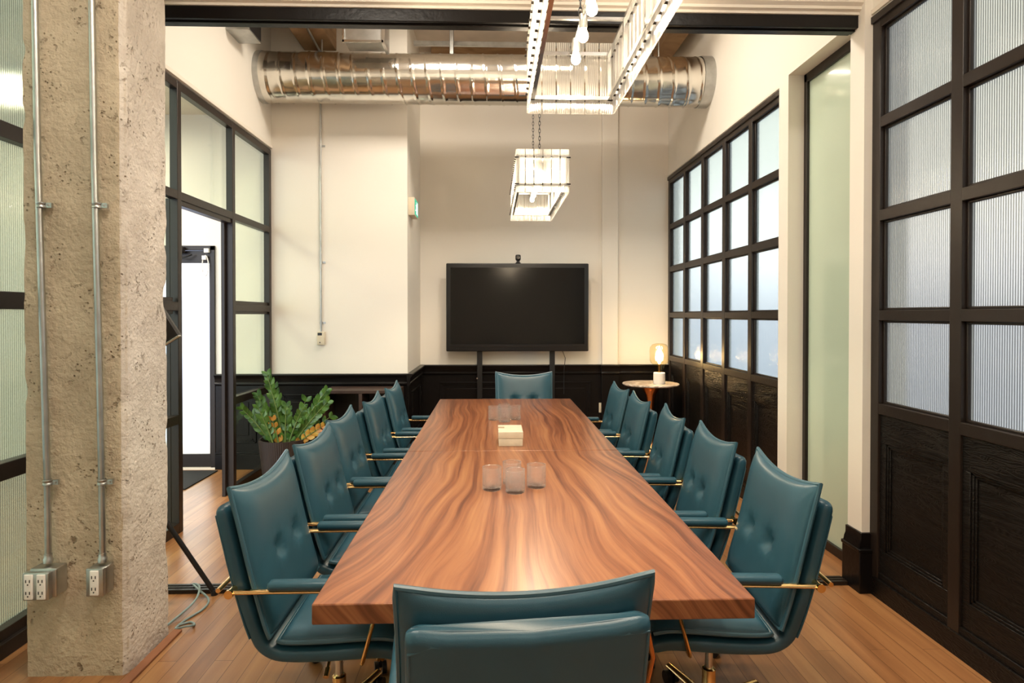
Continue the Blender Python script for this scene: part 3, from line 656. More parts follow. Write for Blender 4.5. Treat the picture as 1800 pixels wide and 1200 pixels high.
m = MB(); m.box(-1.31, -.955, 5.385, 5.40, 3.905, 3.925); m.box(-1.31, -1.295, 5.385, 5.40, 3.9, CEIL_F); m.box(-.97, -.94, 5.385, 5.62, 3.9, CEIL_F); m.box(-1.30, -.96, 5.392, 5.40, 4.03, 4.04); m.build('flange', M['chrome'], root)
root = thing('wall_vent_box', 'grey metal vent box high on the left wall', 'vent')
m = MB(); m.box(XL, -2.0, 5.10, 5.37, 3.87, 4.28); m.build('box', M['galv'], root, bevel=.003)
m = MB(); m.box(-2.0, -1.997, 5.115, 5.355, 3.885, 4.25); m.build('grille', M['blackp'], root)
def strut(name_lab, pts):
    m = MB(); a, b = Vector(pts[0]), Vector(pts[1]); d = b-a
    w = .0205
    if abs(d.x) > abs(d.z):
        m.box(a.x, b.x, a.y-w, a.y+w, a.z-.002, a.z+.002); m.box(a.x, b.x, a.y-w, a.y-w+.003, a.z, a.z+.041); m.box(a.x, b.x, a.y+w-.003, a.y+w, a.z, a.z+.041)
    else:
        m.box(a.x-w, a.x+w, a.y-w, a.y-w+.003, a.z, b.z); m.box(a.x-w, a.x-w+.003, a.y-w, a.y+w, a.z, b.z); m.box(a.x+w-.003, a.x+w, a.y-w, a.y+w, a.z, b.z)
    return tag(m.build('strut_channel', M['galv']), name_lab, 'strut')
strut('horizontal steel strut channel behind the spiral duct, near the back wall', ((-.83, 6.5, 4.37), (1.90, 6.5, 4.37)))
strut('vertical steel strut hanger behind the duct, left of the chandeliers', ((-.42, 6.3, 4.02), (-.42, 6.3, CEIL_F)))
strut('vertical steel strut hanger behind the duct, right of the chandeliers', ((1.62, 6.3, 4.02), (1.62, 6.3, CEIL_F)))
strut('horizontal steel strut channel across the near side of the duct', ((-.4, 5.2, 4.30), (1.55, 5.2, 4.30)))
# ceiling lamps (housings of the room's lamps and of the added corridor fill)
def ceil_lamp(x, y, z, s, lab, grp):
    r_ = thing('ceiling_lamp', lab, 'ceiling light', (x, y, z), group=grp)
    m = MB(); h = s/2; m.box(-h-.02, h+.02, -h-.02, h+.02, 0, .07); m.build('housing', M['white'], r_, bevel=.004)
    m = MB(); m.box(-h, h, -h, h, -.006, 0.001); m.build('diffuser', M['panel_glow'], r_)
ceil_lamp(-4.0, 5.25, 3.43, .5, 'added out-of-view light panel brightening the corridor beyond the left glazing', 'added corridor lights')
for x, y in NEAR_LIGHTS: ceil_lamp(x, y, CEIL_N-.07, .6, 'square ceiling light panel over the front of the room', 'front ceiling lights')
for x, y in FAR_LIGHTS: ceil_lamp(x, y, CEIL_F-.11, .5, 'square ceiling light panel over the meeting table', 'meeting room ceiling lights')

# ------------------------------------------------------------------ wall fixtures
root = thing('exit_sign', 'small cream exit sign box with green running-figure face on the wall step', 'exit sign')
m = MB(); m.rbox(XSTEP, -.787, 6.19, 6.47, 2.535, 2.715, .004); m.build('housing', M['cream'], root)
M['exitgreen'] = emit_mat('lit_exit_green', (.10, .62, .35), .9); M['exitwhite'] = emit_mat('lit_exit_white', (.85, 1, .93), 1.0)
m = MB(); m.box(-.788, -.7845, 6.20, 6.46, 2.545, 2.705); m.build('sign_face', M['exitgreen'], root)
m = MB(); xf = -.7842
m.box(xf-.001, xf, 6.35, 6.44, 2.56, 2.69)                                     # doorway
m.tube([(xf, 6.30, 2.675), (xf-.0006, 6.30, 2.675)], .010, 12)                  # head
for a_, b_ in (((6.30, 2.66), (6.285, 2.62)), ((6.285, 2.62), (6.31, 2.59)), ((6.31, 2.59), (6.30, 2.56)), ((6.285, 2.62), (6.26, 2.59)), ((6.26, 2.59), (6.235, 2.59)), ((6.30, 2.655), (6.325, 2.635)), ((6.30, 2.655), (6.265, 2.64))):
    m.tube([(xf, a_[0], a_[1]), (xf, b_[0], b_[1])], .006, 6)
m.build('running_figure', M['exitwhite'], root)
root = thing('thermostat', 'small thermostat box on the cream wall at the end of a thin conduit', 'thermostat')
m = MB(); m.rbox(-1.738, -1.665, YL-.030, YL, 1.232, 1.362, .004); m.build('housing', M['cream'], root)
m = MB(); m.box(-1.732, -1.69, YL-.0315, YL-.029, 1.325, 1.352); m.build('display', M['blackp'], root)
MB().box(-1.716, -1.704, YL-.0315, YL-.029, 1.25, 1.26).build('button', M['blackp'], root)
root = thing('wall_conduit', 'thin steel conduit running down the cream wall to the thermostat', 'conduit')
m = MB(); m.tube([(-1.702, YL-.014, 1.36), (-1.702, YL-.014, 4.13)], .0095, 10); m.build('pipe', M['galv'], root)
for z in (1.45, 2.05, 3.2):
    m = MB(); m.lathe([(.013, -.012), (.013, .012)], 12, (-1.702, YL-.014, z)); m.box(-1.70, -1.66, YL-.005, YL, z-.009, z+.009); m.build('strap_clamp', M['galv'], root)
root = thing('wall_outlet', 'white wall outlet low on the black wainscot, left of the round side table', 'outlet')
m = MB(); m.rbox(1.255, 1.325, YB-.025, YB-.012, .375, .49, .004); m.build('plate', M['cream'], root)
for z in (.44, .40): MB().box(1.278, 1.302, YB-.028, YB-.024, z, z+.025).build('socket', M['tan'], root)

# ------------------------------------------------------------------ screen on stand
def tv():
    root = thing('display_screen', 'large black flat screen on a two-post stand at the back wall', 'television', (.285, 7.02, 0))
    w, z0, z1 = 1.63, 1.112, 2.118
    m = MB(); m.rbox(-w/2, w/2, -.045, .03, z0, z1, .012); m.build('bezel', M['blackp'], root)
    m = MB(); m.box(-w/2+.05, w/2-.05, -.0475, -.04, z0+.085, z1-.05); m.build('screen', M['screen'], root, smooth=0, label='glossy dark screen glass')
    m = MB(); m.box(-w/2+.03, w/2-.03, -.050, -.044, z0+.055, z0+.062)
    for k in range(9): m.tube([(-w/2+.12+k*.022, -.05, z0+.03), (-w/2+.12+k*.022, -.044, z0+.03)], .004, 8)
    m.build('control_strip', M['frame'], root)
    for x in (-.435, .405):
        m = MB(); m.box(x-.03, x+.03, .03, .08, .06, 1.75); m.build('post', M['blackp'], root, bevel=.004)
        m = MB(); m.box(x-.03, x+.03, -.42, .14, .04, .09); m.box(x-.03, x+.03, -.40, -.36, 0, .04); m.box(x-.03, x+.03, .08, .12, 0, .04); m.build('foot', M['blackp'], root, bevel=.004)
        m = MB(); m.tube([(x-.03, .03, .80), (x-.03, .0, .80)], .010, 10); m.build('knob', M['chrome'], root)
    for z in (.5, 1.3): MB().box(-.435, .405, .04, .075, z, z+.06).build('cross_bar', M['blackp'], root, bevel=.003)
    m = MB(); m.tube([(.52, -.01, z0), (.55, -.01, z0-.08), (.54, .02, z0-.22), (.54, .03, z0-.5)], .004, 6); m.build('power_cable', M['blackp'], root)
tv()
root = thing('webcam', 'small round black camera standing on top of the screen', 'camera', (.29, 7.0, 2.118))
m = MB(); m.lathe([(.030, 0), (.032, .006), (.02, .012), (.016, .03), (.026, .036), (.031, .05), (.031, .085), (.026, .098), (.012, .102)], 24); m.build('body', M['blackp'], root)
m = MB(); m.tube([(0, -.026, .066), (0, -.038, .066)], .018, 20); m.build('lens', M['screen'], root)

# ------------------------------------------------------------------ low shelf
root = thing('low_shelf', 'low dark brown open shelf unit against the left wainscot behind the plant', 'shelf')
m = MB(); x0, x1, y0, y1, z1 = -1.585, -.88, 5.72, 6.06, .825
m.box(x0, x1, y0, y1, z1-.03, z1); m.build('top', M['brownwood'], root, bevel=.003)
m = MB(); m.box(x0, x1, y0+.005, y1, .06, .09); m.build('base', M['brownwood'], root, bevel=.003)
m = MB(); m.box(x0+.031, x1-.031, y0+.01, y1, .43, .455); m.build('shelf_board', M['brownwood'], root, bevel=.002)
for xa in (x0, (x0+x1)/2-.015, x1-.03):
    m = MB(); m.box(xa, xa+.03, y0+.001, y1, 0, z1-.03); m.build('side_panel', M['brownwood'], root, bevel=.002)
m = MB(); m.box(x0, x1, y1, y1+.01, .06, z1-.001); m.build('back_panel', M['blackp'], root)

# ------------------------------------------------------------------ plant
def plant():
    cx, cy = -1.865, 5.50
    root = thing('potted_plant', 'leafy green plant in a ribbed dark pot, in front of the low shelf', 'plant', (cx, cy, 0))
    n = 72; prof = [(.155, 0), (.165, .01), (.205, .40), (.21, .43), (.195, .43), (.19, .38)]
    m = MB(); vs = []
    for r, z in prof:
        for j in range(n*2):
            t = 2*PI*j/(n*2); rr = r*(1+(.018 if j % 2 else -.004)*(0 < z < .42)); vs.append((rr*math.cos(t), rr*math.sin(t), z))
    N = n*2; m.add(vs, [(i*N+j, i*N+(j+1) % N, (i+1)*N+(j+1) % N, (i+1)*N+j) for i in range(len(prof)-1) for j in range(N)]+[tuple(range(N))[::-1]])
    m.build('pot', M['pot'], root, smooth=30)
    m = MB(); m.lathe([(.188, .375), (.1, .39), (.01, .392)], 24, cap=False); m.build('soil', M['soil'], root)
    rnd = random.Random(3)
    # (base x, base y, tip x, tip y, tip z, leaf pairs, colour)
    stems = [(.0, .0, -.135, -.02, .985, 17, 'leaf'), (-.05, .02, -.235, .03, .80, 13, 'leaf'), (-.09, -.03, -.33, -.08, .70, 11, 'leaf'), (.08, .02, .36, .05, .84, 16, 'leaf'),
             (.10, -.04, .41, -.10, .76, 14, 'leaf'), (.03, -.05, .05, -.09, .72, 7, 'leaf'), (.06, -.06, .20, -.12, .70, 8, 'leaf'), (-.06, -.08, -.17, -.14, .72, 9, 'leaf'),
             (-.02, -.06, -.06, -.10, .60, 4, 'leafy'), (.08, .05, .16, .10, .74, 8, 'leaf'), (-.03, .06, -.12, .12, .86, 11, 'leaf'), (.11, -.06, .36, -.10, .54, 8, 'leafy'), (.10, -.02, .42, -.06, .62, 8, 'leaf'),
             (.02, .03, .02, .05, .66, 7, 'leaf'), (-.10, .04, -.30, .10, .62, 8, 'leaf')]
    for bx, by, tx, ty, tz, np_, cm in stems:
        np_ = max(4, int(np_*.8))
        pts = []
        for i in range(9):
            t = i/8; pts.append(Vector((bx+(tx-bx)*(t**1.15), by+(ty-by)*(t**1.15), .36+(tz-.36)*(t**.92))))
        st = MB(); st.tube(pts, [.009*(1-.75*i/8) for i in range(9)], 6); so = st.build('stem', M['stem'], root)
        lf = MB()
        for i in range(0, np_):
            t = .16+.84*i/(np_-1); k = min(7, int(t*8)); p = pts[k].lerp(pts[k+1], t*8-k) if t < 1 else pts[8]
            d = (pts[min(8, k+1)]-pts[k]).normalized()
            for sgn in (-1, 1):
                side = d.cross(Vector((0, 1, .25*sgn))).normalized()*sgn
                L_ = .080*(1-.30*abs(t-.5))*rnd.uniform(.85, 1.15); Wd = L_*.29
                ax = (side*.58+d*.85+Vector((0, rnd.uniform(-.3, .3), 0))).normalized()
                bn = ax.cross(Vector((rnd.uniform(-.3, .3), -1, rnd.uniform(-.2, .5)))).normalized(); nn = ax.cross(bn)
                vs = []; prof_ = [(0, .08), (.18, .62), (.42, 1.), (.68, .85), (.88, .42), (1., .03)]
                for a_, w_ in prof_:
                    q = p+ax*(L_*a_)+nn*(.10*L_*math.sin(a_*PI))
                    vs += [q-bn*Wd*w_+nn*.003, q+nn*(-.002), q+bn*Wd*w_+nn*.003]
                fs = []
                for q in range(5): fs += [(q*3, q*3+1, q*3+4, q*3+3), (q*3+1, q*3+2, q*3+5, q*3+4)]
                lf.add(vs, fs)
        lf.build('leaves', M[cm], so, smooth=60, label='yellowed drooping leaves' if cm == 'leafy' else None)
plant()

# ------------------------------------------------------------------ round side table and lamp
tx, ty, tz = 1.725, 6.62, .785
root = thing('side_table', 'round marble-topped side table with a brass trumpet base, in the right back corner', 'side table', (tx, ty, 0))
MB().lathe([(.292, tz-.022), (.303, tz-.014), (.305, tz-.005), (.300, tz)], 64).build('table_top', M['marble'], root)
MB().lathe([(.19, 0), (.19, .008), (.12, .03), (.06, .10), (.035, .25), (.030, .40), (.036, .55), (.055, .66), (.10, .735), (.14, tz-.022)], 40).build('pedestal', M['copper'], root, label='brass trumpet pedestal')
root = thing('table_lamp', 'lit glass globe lamp with a white cylinder base, on the round side table', 'lamp', (1.80, 6.55, tz))
MB().lathe([(.060, 0), (.062, .003), (.062, .118), (.058, .122)], 40).build('base', M['whitebody'], root)
g = [(.050, .122), (.052, .19), (.056, .205), (.090, .225), (.102, .255), (.104, .36), (.098, .395), (.075, .425), (.035, .437), (.002, .438)]
MB().lathe(g, 40, cap=False).build('globe', M['amber'], root, label='amber tinted glass globe')
MB().lathe([(.018, .122), (.020, .20), (.022, .215), (.015, .22)], 20).build('socket', M['brass'], root)
MB().lathe([(.012, .22), (.022, .25), (.034, .29), (.036, .31), (.026, .35), (.012, .385), (.003, .41)], 24).build('bulb', M['filament'], root)
pl_ = bpy.data.lights.new('table_lamp_light', 'POINT'); pl_.energy = 20; pl_.color = (1, .68, .36); pl_.shadow_soft_size = .05
po = bpy.data.objects.new('table_lamp_light', pl_); COL.objects.link(po); po.location = (1.80, 6.55, tz+.30)

# ------------------------------------------------------------------ tripod stand and cable behind the column
root = thing('tripod_stand', 'black tripod stand with a tilted black panel, half hidden behind the column', 'stand')
hub = Vector((-2.02, 3.24, .92))
for ft, k in (((-1.52, 3.37, .0), 0), ((-2.10, 3.05, 0), 1), ((-2.12, 3.36, 0), 2)):
    m = MB(); m.tube([hub, Vector(ft)+Vector((0, 0, .012))], .013, 10); lg = m.build('leg', M['blackp'], root)
    m = MB(); m.lathe([(.018, 0), (.018, .02), (.012, .03)], 12, ft); m.build('rubber_foot', M['blackp'], lg)
MB().tube([hub, (-2.02, 3.24, 1.50)], .012, 12).build('pole', M['blackp'], root)
R_ = Matrix.Translation((-1.700, 3.26, 1.415)) @ Matrix.Rotation(math.radians(28), 4, 'Y')
m = MB(); m.rbox(-.34, 0, -.02, .02, 0, .30, .004, mat=Matrix.Translation((-1.640, 3.26, 1.42)) @ Matrix.Rotation(math.radians(-32), 4, 'Y')); m.build('panel', M['blackp'], root)
m = MB(); m.rbox(-.34, .003, -.023, -.0, -.006, .004, .002, mat=Matrix.Translation((-1.640, 3.26, 1.42)) @ Matrix.Rotation(math.radians(-32), 4, 'Y')); m.build('panel_edge', M['chrome'], root, label='silver edge strip')
cab = [(-1.60, 3.02, .006), (-1.56, 3.22, .03), (-1.60, 3.37, .045), (-1.66, 3.42, .04), (-1.60, 3.36, .035), (-1.52, 3.30, .008), (-1.50, 3.20, .006), (-1.535, 3.08, .006), (-1.54, 3.0, .006), (-1.49, 2.99, .02), (-1.46, 3.02, .012), (-1.50, 3.06, .006), (-1.545, 3.03, .006)]
def smoothpts(p, k=6):
    p = [Vector(q) for q in p]; out = []
    for i in range(len(p)-1):
        p0, p1, p2, p3 = p[max(0, i-1)], p[i], p[i+1], p[min(len(p)-1, i+2)]
        for j in range(k):
            t = j/k; out.append(.5*((2*p1)+(-p0+p2)*t+(2*p0-5*p1+4*p2-p3)*t*t+(-p0+3*p1-3*p2+p3)*t**3))
    out.append(p[-1]); return out
tag(MB().tube(smoothpts(cab), .0055, 8).build('floor_cable', M['cable']), 'loose grey-green cable looped on the floor beside the column', 'cable')

# ------------------------------------------------------------------ conference table
TX0, TX1, TY0, TY1, TZ, TT = -.484, .716, 1.638, 5.617, .757, .056
TSEAM = 3.47
tcx, tcy = (TX0+TX1)/2, (TY0+TY1)/2
root = thing('conference_table', 'long polished walnut conference table of two slabs running down the room', 'table', (tcx, tcy, 0))
def slab(y0, y1, sd):
    import bmesh
    m = MB(); nx, ny = 14, 60; rnd = random.Random(sd)
    hw = (TX1-TX0)/2
    m.box(-hw, hw, y0-tcy, y1-tcy, TZ-TT, TZ)
    return m.build('table_slab', M['walnut'], root, bevel=.004, bseg=3, smooth=30)
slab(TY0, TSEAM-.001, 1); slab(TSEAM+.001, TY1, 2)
for yy in (1.95, 3.2, 3.75, 5.3):
    for s in (-1, 1):
        m = MB(); x = s*.34; y = yy-tcy
        for dy in (-.05, .05):
            m.tube([(x, y+dy, TZ-TT), (x+s*.05, y+dy*.9, .45), (x-s*.02, y+dy*.5, .10), (x, y, .012)], .008, 8)
        m.box(x-.06, x+.06, y-.08, y+.08, TZ-TT-.006, TZ-TT); m.lathe([(.018, 0), (.018, .014)], 12, (x, y, 0))
        m.build('leg', M['copper'], root)

# ------------------------------------------------------------------ things on the table
root = thing('card_box', 'cream lidded box with a small tan label, at the middle of the table', 'box', (.106, 3.70, TZ), .0)
m = MB(); m.rbox(-.071, .071, -.115, .115, 0, .043, .002); m.build('box_body', M['cream'], root)
m = MB(); m.rbox(-.073, .073, -.117, .117, .045, .084, .002); m.build('box_lid', M['cream'], root)
m = MB(); m.box(-.0735, -.035, .01, .055, .0835, .0848); m.build('label_patch', M['tan'], root)
def tumbler(x, y, lab):
    root = thing('whisky_tumbler', lab, 'glass', (x, y, TZ), random.uniform(0, 3))
    n = 72; R = .0425; H_ = .100
    m = MB(); vs = []
    prof = [(R*.88, 0), (R*.96, .003)]+[(R, .008+.062*k/16) for k in range(17)]+[(R, H_*.78), (R, H_), (R*.955, H_), (R*.94, .5*H_), (R*.90, .018), (R*.4, .014), (.001, .014)]
    for i, (r, z) in enumerate(prof):
        for j in range(n):
            t = 2*PI*j/n; rr = r
            if 1 < i < 19:
                a_ = math.sin(9*t+z*170); b_ = math.sin(9*t-z*170)
                rr = r-.0022*max(0, 1-min(abs(a_), abs(b_))/.5)
            vs.append((rr*math.cos(t), rr*math.sin(t), z))
    k = len(prof); m.add(vs, [(i*n+j, i*n+(j+1) % n, (i+1)*n+(j+1) % n, (i+1)*n+j) for i in range(k-1) for j in range(n)]+[tuple(range(n))[::-1], tuple((k-1)*n+j for j in range(n))])
    m.build('glass_body', M['tumbler'], root, smooth=18)
    m = MB(); m.lathe([(R*.955, H_-.002), (R*1.005, H_-.001), (R*1.005, H_+.001), (R*.955, H_+.001)], 40, cap=False); m.build('rim', M['tumbler'], root)
for x, y, l in ((-.003, 2.70, 'clear cut-glass tumbler, leftmost of the near cluster on the table'), (.098, 2.655, 'clear cut-glass tumbler, front one of the near cluster on the table'),
                (.196, 2.735, 'clear cut-glass tumbler, rightmost of the near cluster on the table'), (.088, 2.79, 'clear cut-glass tumbler, rear one of the near cluster on the table'),
                (.010, 4.50, 'clear cut-glass tumbler, leftmost of the far cluster on the table'), (.085, 4.42, 'clear cut-glass tumbler, front one of the far cluster on the table'),
                (.163, 4.51, 'clear cut-glass tumbler, rightmost of the far cluster on the table'), (.085, 4.60, 'clear cut-glass tumbler, rear one of the far cluster on the table')):
    tumbler(x, y, l)

# ------------------------------------------------------------------ chandeliers
def chandelier(xc, y0, y1, zt, lab, dark, bulbm, power):
    root = thing('linear_chandelier', lab, 'chandelier', (xc, (y0+y1)/2, 0)); L_ = y1-y0; W_ = .352
    zb, ztp = 2.352, 2.640; zl, zu = 2.408, 2.586; hx, hy = W_/2, L_/2
    fr = MB(); b = .007
    for z in (zl, zu):
        fr.box(-hx+.014, hx-.014, -hy+.014, -hy+.014+2*b, z-b, z+b); fr.box(-hx+.014, hx-.014, hy-.014-2*b, hy-.014, z-b, z+b)
        fr.box(-hx+.014, -hx+.014+2*b, -hy+.014, hy-.014, z-b, z+b); fr.box(hx-.014-2*b, hx-.014, -hy+.014, hy-.014, z-b, z+b)
    for sx_ in (-1, 1):
        for yv in (-hy+.022, -hy*.5, 0, hy*.5, hy-.022):
            fr.box(sx_*(hx-.021)-b, sx_*(hx-.021)+b, yv-b, yv+b, zl, zu)
    fr.box(-.006, .006, -hy+.014, hy-.014, zu-.006, zu+.010)
    for yv in (-hy*.5, hy*.5): fr.box(-hx+.014, hx-.014, yv-.006, yv+.006, zu-.005, zu+.005)
    fr.build('frame', M['chrome'] if not dark else M['galv'], root)
    plate = .0535; gap = .0065
    def slatx(x, y, nrm):
        m = MB(); w = plate/2
        if nrm == 'y': m.box(x-w, x+w, y-.003, y+.003, zb, ztp)
        else: m.box(x-.003, x+.003, y-w, y+w, zb, ztp)
        m.build('crystal_plate', M['crystal'], root)
    ns = 6; step = W_/ns
    for k in range(ns):
        x = -hx+step*(k+.5)
        slatx(x, -hy, 'y'); slatx(x, hy, 'y')
    nl = int(round(L_/.060)); st = L_/nl
    for k in range(nl):
        y = -hy+st*(k+.5); slatx(-hx, y, 'x'); slatx(hx, y, 'x')
    # studs holding the plates
    for (zz) in (zl, zu):
        for k in range(nl+1):
            y = -hy+st*k
            for s in (-1, 1): MB().tube([(s*(hx-.016), y, zz), (s*(hx+.012), y, zz)], .0048, 8).build('stud', M['frame'], root)
        for k in range(1, ns):
            x = -hx+step*k
            for s in (-1, 1): MB().tube([(x, s*(hy-.016), zz), (x, s*(hy+.012), zz)], .0048, 8).build('stud', M['frame'], root)
    nb = 6
    for k in range(nb):
        y = hy-.16-(L_-.32)*k/(nb-1)
        m = MB(); m.lathe([(.013, .0), (.015, -.004), (.015, -.045), (.012, -.05)], 16, (0, y, zu)); so = m.build('socket', M['galv'], root)
        m = MB(); m.lathe([(.010, -.048), (.012, -.056), (.017, -.068), (.019, -.078), (.016, -.090), (.008, -.097), (.002, -.098)], 20, (0, y, zu)); m.build('bulb', bulbm, so)
    for k in (0, 1):
        y = hy-.28 if k == 0 else -hy+.28
        m = MB(); z = zu; i = 0
        while z < zt-.02:
            pts = []
            for j in range(13):
                t = 2*PI*j/12; a, bz = .0065*math.cos(t), .017*math.sin(t)
                pts.append((a, y, z+.017+bz) if i % 2 else (0, y+a, z+.017+bz))
            m.tube(pts, .0022, 6, caps=False); z += .027; i += 1
        m.build('chain', M['blackp'], root)
    if True:
        m = MB(); m.lathe([(.06, zt-.03), (.06, zt-.005), (.055, zt)], 24, (0, 0, 0)); m.lathe([(.012, zt-.03), (.012, zt)], 10, (0, hy-.28, 0)); m.lathe([(.012, zt-.03), (.012, zt)], 10, (0, -hy+.28, 0)); m.build('ceiling_mount', M['galv'], root)
    for k in range(3):
        l = bpy.data.lights.new('chandelier_light', 'POINT'); l.energy = power/3; l.color = (1, .80, .56); l.shadow_soft_size = .03
        o = bpy.data.objects.new('chandelier_light', l); COL.objects.link(o); o.location = (xc, y0+L_*(.2+.3*k), 2.49)
    return root
chandelier(.318, 1.23, 2.50, CEIL_N, 'near rectangular glass-plate chandelier, cut off by the top of the view', False, M['bulb'], 75)
chandelier(.335, 4.10, 5.36, CEIL_F, 'far rectangular glass-plate chandelier hanging on two chains above the table', True, M['bulb_small'], 48)

# ------------------------------------------------------------------ chairs
def path_points():
    """shell centre line from top of back to front of seat: (y, z)"""
    key = [(-.315, .895), (-.300, .83), (-.270, .70), (-.238, .58), (-.212, .50), (-.190, .455), (-.150, .428), (-.09, .420), (.02, .422), (.12, .428), (.20, .430), (.245, .422)]
    p = smoothpts([(0, a, b) for a, b in key], 5); return [(q.y, q.z) for q in p]
def make_chair():
    root = thing('office_chair', 'x', 'chair')
    P = path_points(); n = len(P); hw = .252; T = .028
    # arc-length parameter and normals
    s = [0.]
    for i in range(1, n): s.append(s[-1]+math.dist(P[i], P[i-1]))
    Ltot = s[-1]
    def frame(i):
        a, b = P[max(0, i-1)], P[min(n-1, i+1)]; ty_, tz_ = b[0]-a[0], b[1]-a[1]; l = math.hypot(ty_, tz_); return (ty_/l, tz_/l), (-tz_/l, ty_/l)
    # shell: superellipse cross-section swept
    m = MB(); K = 40; vs = []; rings = []
    def ring(i, dt, sc):
        (ty_, tz_), (ny, nz) = frame(i)
        v = s[i]/Ltot; r_ = []
        for k in range(K):
            t = 2*PI*k/K; c_, s_ = math.cos(t), math.sin(t)
            ux = math.copysign(abs(c_)**.22, c_); uz = math.copysign(abs(s_)**.55, s_)
            x = ux*(hw-.004+.004*sc) * (1-.02*math.exp(-((v-.5)/.2)**2)); th = uz*T*sc
            # top edge dips in the middle, corners round off
            dip = 0
            if v < .12: dip = (-.022*(1-(x/hw)**2)-.016*max(0, (abs(x)/hw-.86)/.14)**2)*(1-v/.12)
            y = P[i][0]+ny*th-ty_*dip+ty_*dt; z = P[i][1]+nz*th-tz_*dip*-1*-1+tz_*dt
            # tangent points down the back: dip<0 lowers the edge
            y = P[i][0]+ny*th+ty_*(-dip+dt); z = P[i][1]+nz*th+tz_*(-dip+dt)
            r_.append((x, y, z))
        return r_
    seq = [(0, -.022, .25), (0, -.018, .6), (0, -.010, .88)]+[(i, 0, 1) for i in range(n)]+[(n-1, .010, .88), (n-1, .018, .6), (n-1, .022, .25)]
    for q in seq: vs += ring(*q)
    R_ = len(seq); m.add(vs, [(i*K+j, i*K+(j+1) % K, (i+1)*K+(j+1) % K, (i+1)*K+j) for i in range(R_-1) for j in range(K)]+[tuple(range(K))[::-1], tuple((R_-1)*K+j for j in range(K))])
    sh = m.build('shell', M['leather'], root, smooth=75)
    # stitched seam around the back edge of the shell
    top = [(x, P[0][0]-.018+.0*x, 0) for x in (0,)]
    seam = []
    def back_pt(i, x, off):
        (ty_, tz_), (ny, nz) = frame(i); v = s[i]/Ltot
        dip = (-.022*(1-(x/hw)**2)-.016*max(0, (abs(x)/hw-.86)/.14)**2)*(1-v/.12) if v < .12 else 0
        return (x, P[i][0]+ny*off+ty_*(-dip), P[i][1]+nz*off+tz_*(-dip))
    nb_ = int(n*.42)
    for i in range(nb_, -1, -3): seam.append(back_pt(i, -hw+.008, -T*.70))
    for k in range(1, 12): seam.append(back_pt(0, -hw+.012+(2*hw-.024)*k/12, -T*.86))
    for i in range(0, nb_, 3): seam.append(back_pt(i, hw-.008, -T*.70))
    MB().tube(seam, .0035, 6).build('seam', M['leatherd'], sh)

    def pillow(name, i0, i1, hw_, T_, off, topext, flare, dimples, edge_dip):
        """cushion lying on the shell between stations i0..i1 (from back top to bottom or along the seat)"""
        nu, nv = 36, 44
        sub = []
        Ls = s[i1]-s[i0]+topext
        def at(d):
            d = d-topext
            if d < 0:
                (ty_, tz_), nn_ = frame(i0); 
                # lean slightly forward above the shell
                return (P[i0][0]+ty_*d, P[i0][1]+tz_*d), (ty_, tz_), nn_
            tgt = s[i0]+d; i = i0
            while i < i1-1 and s[i+1] < tgt: i += 1
            f_ = (tgt-s[i])/(s[i+1]-s[i]) if s[i+1] > s[i] else 0
            a, na = frame(i); b, nb = frame(i+1)
            tt = (a[0]+(b[0]-a[0])*f_, a[1]+(b[1]-a[1])*f_); nn_ = (na[0]+(nb[0]-na[0])*f_, na[1]+(nb[1]-na[1])*f_)
            return (P[i][0]+(P[i+1][0]-P[i][0])*f_, P[i][1]+(P[i+1][1]-P[i][1])*f_), tt, nn_
        def pos(u, v, side):
            c_, tt, nn_ = at(v*Ls)
            w = hw_*(1-flare*(1-(2*v-1)**2)*.5)
            x = u*w
            tk = max(0, (1-abs(u)**5)*(1-abs(2*v-1)**7))**.5*T_
            puff = 1+.30*math.cos(v*PI*2-PI)*.0
            dipv = edge_dip*(1-u*u)*max(0, 1-v/.35)**2            # top edge hangs lower in the middle
            dq = 0; 
            for (du, dv, amp, rad) in dimples:
                dd = math.hypot((u-du)*hw_, (v-dv)*Ls); dq += amp*math.exp(-(dd/rad)**1.3)
                # radiating folds
                an = math.atan2((v-dv)*Ls, (u-du)*hw_); dq += amp*.16*math.cos(6*an+du*9)*math.exp(-((dd-.035)/.022)**2)
            th = tk*(1 if side > 0 else -.75)
            if side > 0: th -= dq*(tk/T_)
            o_ = off+th
            return Vector((x, c_[0]+nn_[0]*o_+tt[0]*dipv, c_[1]+nn_[1]*o_+tt[1]*dipv))
        m = MB(); idx = {}; vs = []
        for side in (1, -1):
            for a in range(nu+1):
                for b in range(nv+1):
                    # cluster samples near the border
                    uu = math.sin((a/nu-.5)*PI); vv = .5+.5*math.sin((b/nv-.5)*PI)
                    if side < 0 and (a in (0, nu) or b in (0, nv)): idx[(side, a, b)] = idx[(1, a, b)]; continue
                    idx[(side, a, b)] = len(vs); vs.append(pos(uu, vv, side))
        fs = []
        for side in (1, -1):
            for a in range(nu):
                for b in range(nv):
                    q = [idx[(side, a, b)], idx[(side, a+1, b)], idx[(side, a+1, b+1)], idx[(side, a, b+1)]]
                    fs.append(tuple(q if side > 0 else q[::-1]))
        m.add(vs, fs); o = m.build(name, M['leather'], root, smooth=80)
        pts = [pos(-1, t, 1) for t in [i/20 for i in range(20, -1, -1)]]+[pos(-1+2*i/16, 0, 1) for i in range(1, 17)]+[pos(1, i/20, 1) for i in range(1, 21)]+[pos(1-2*i/16, 1, 1) for i in range(1, 17)]
        MB().tube(pts, .0078, 8, caps=False).build('piping', M['leatherd'], o)
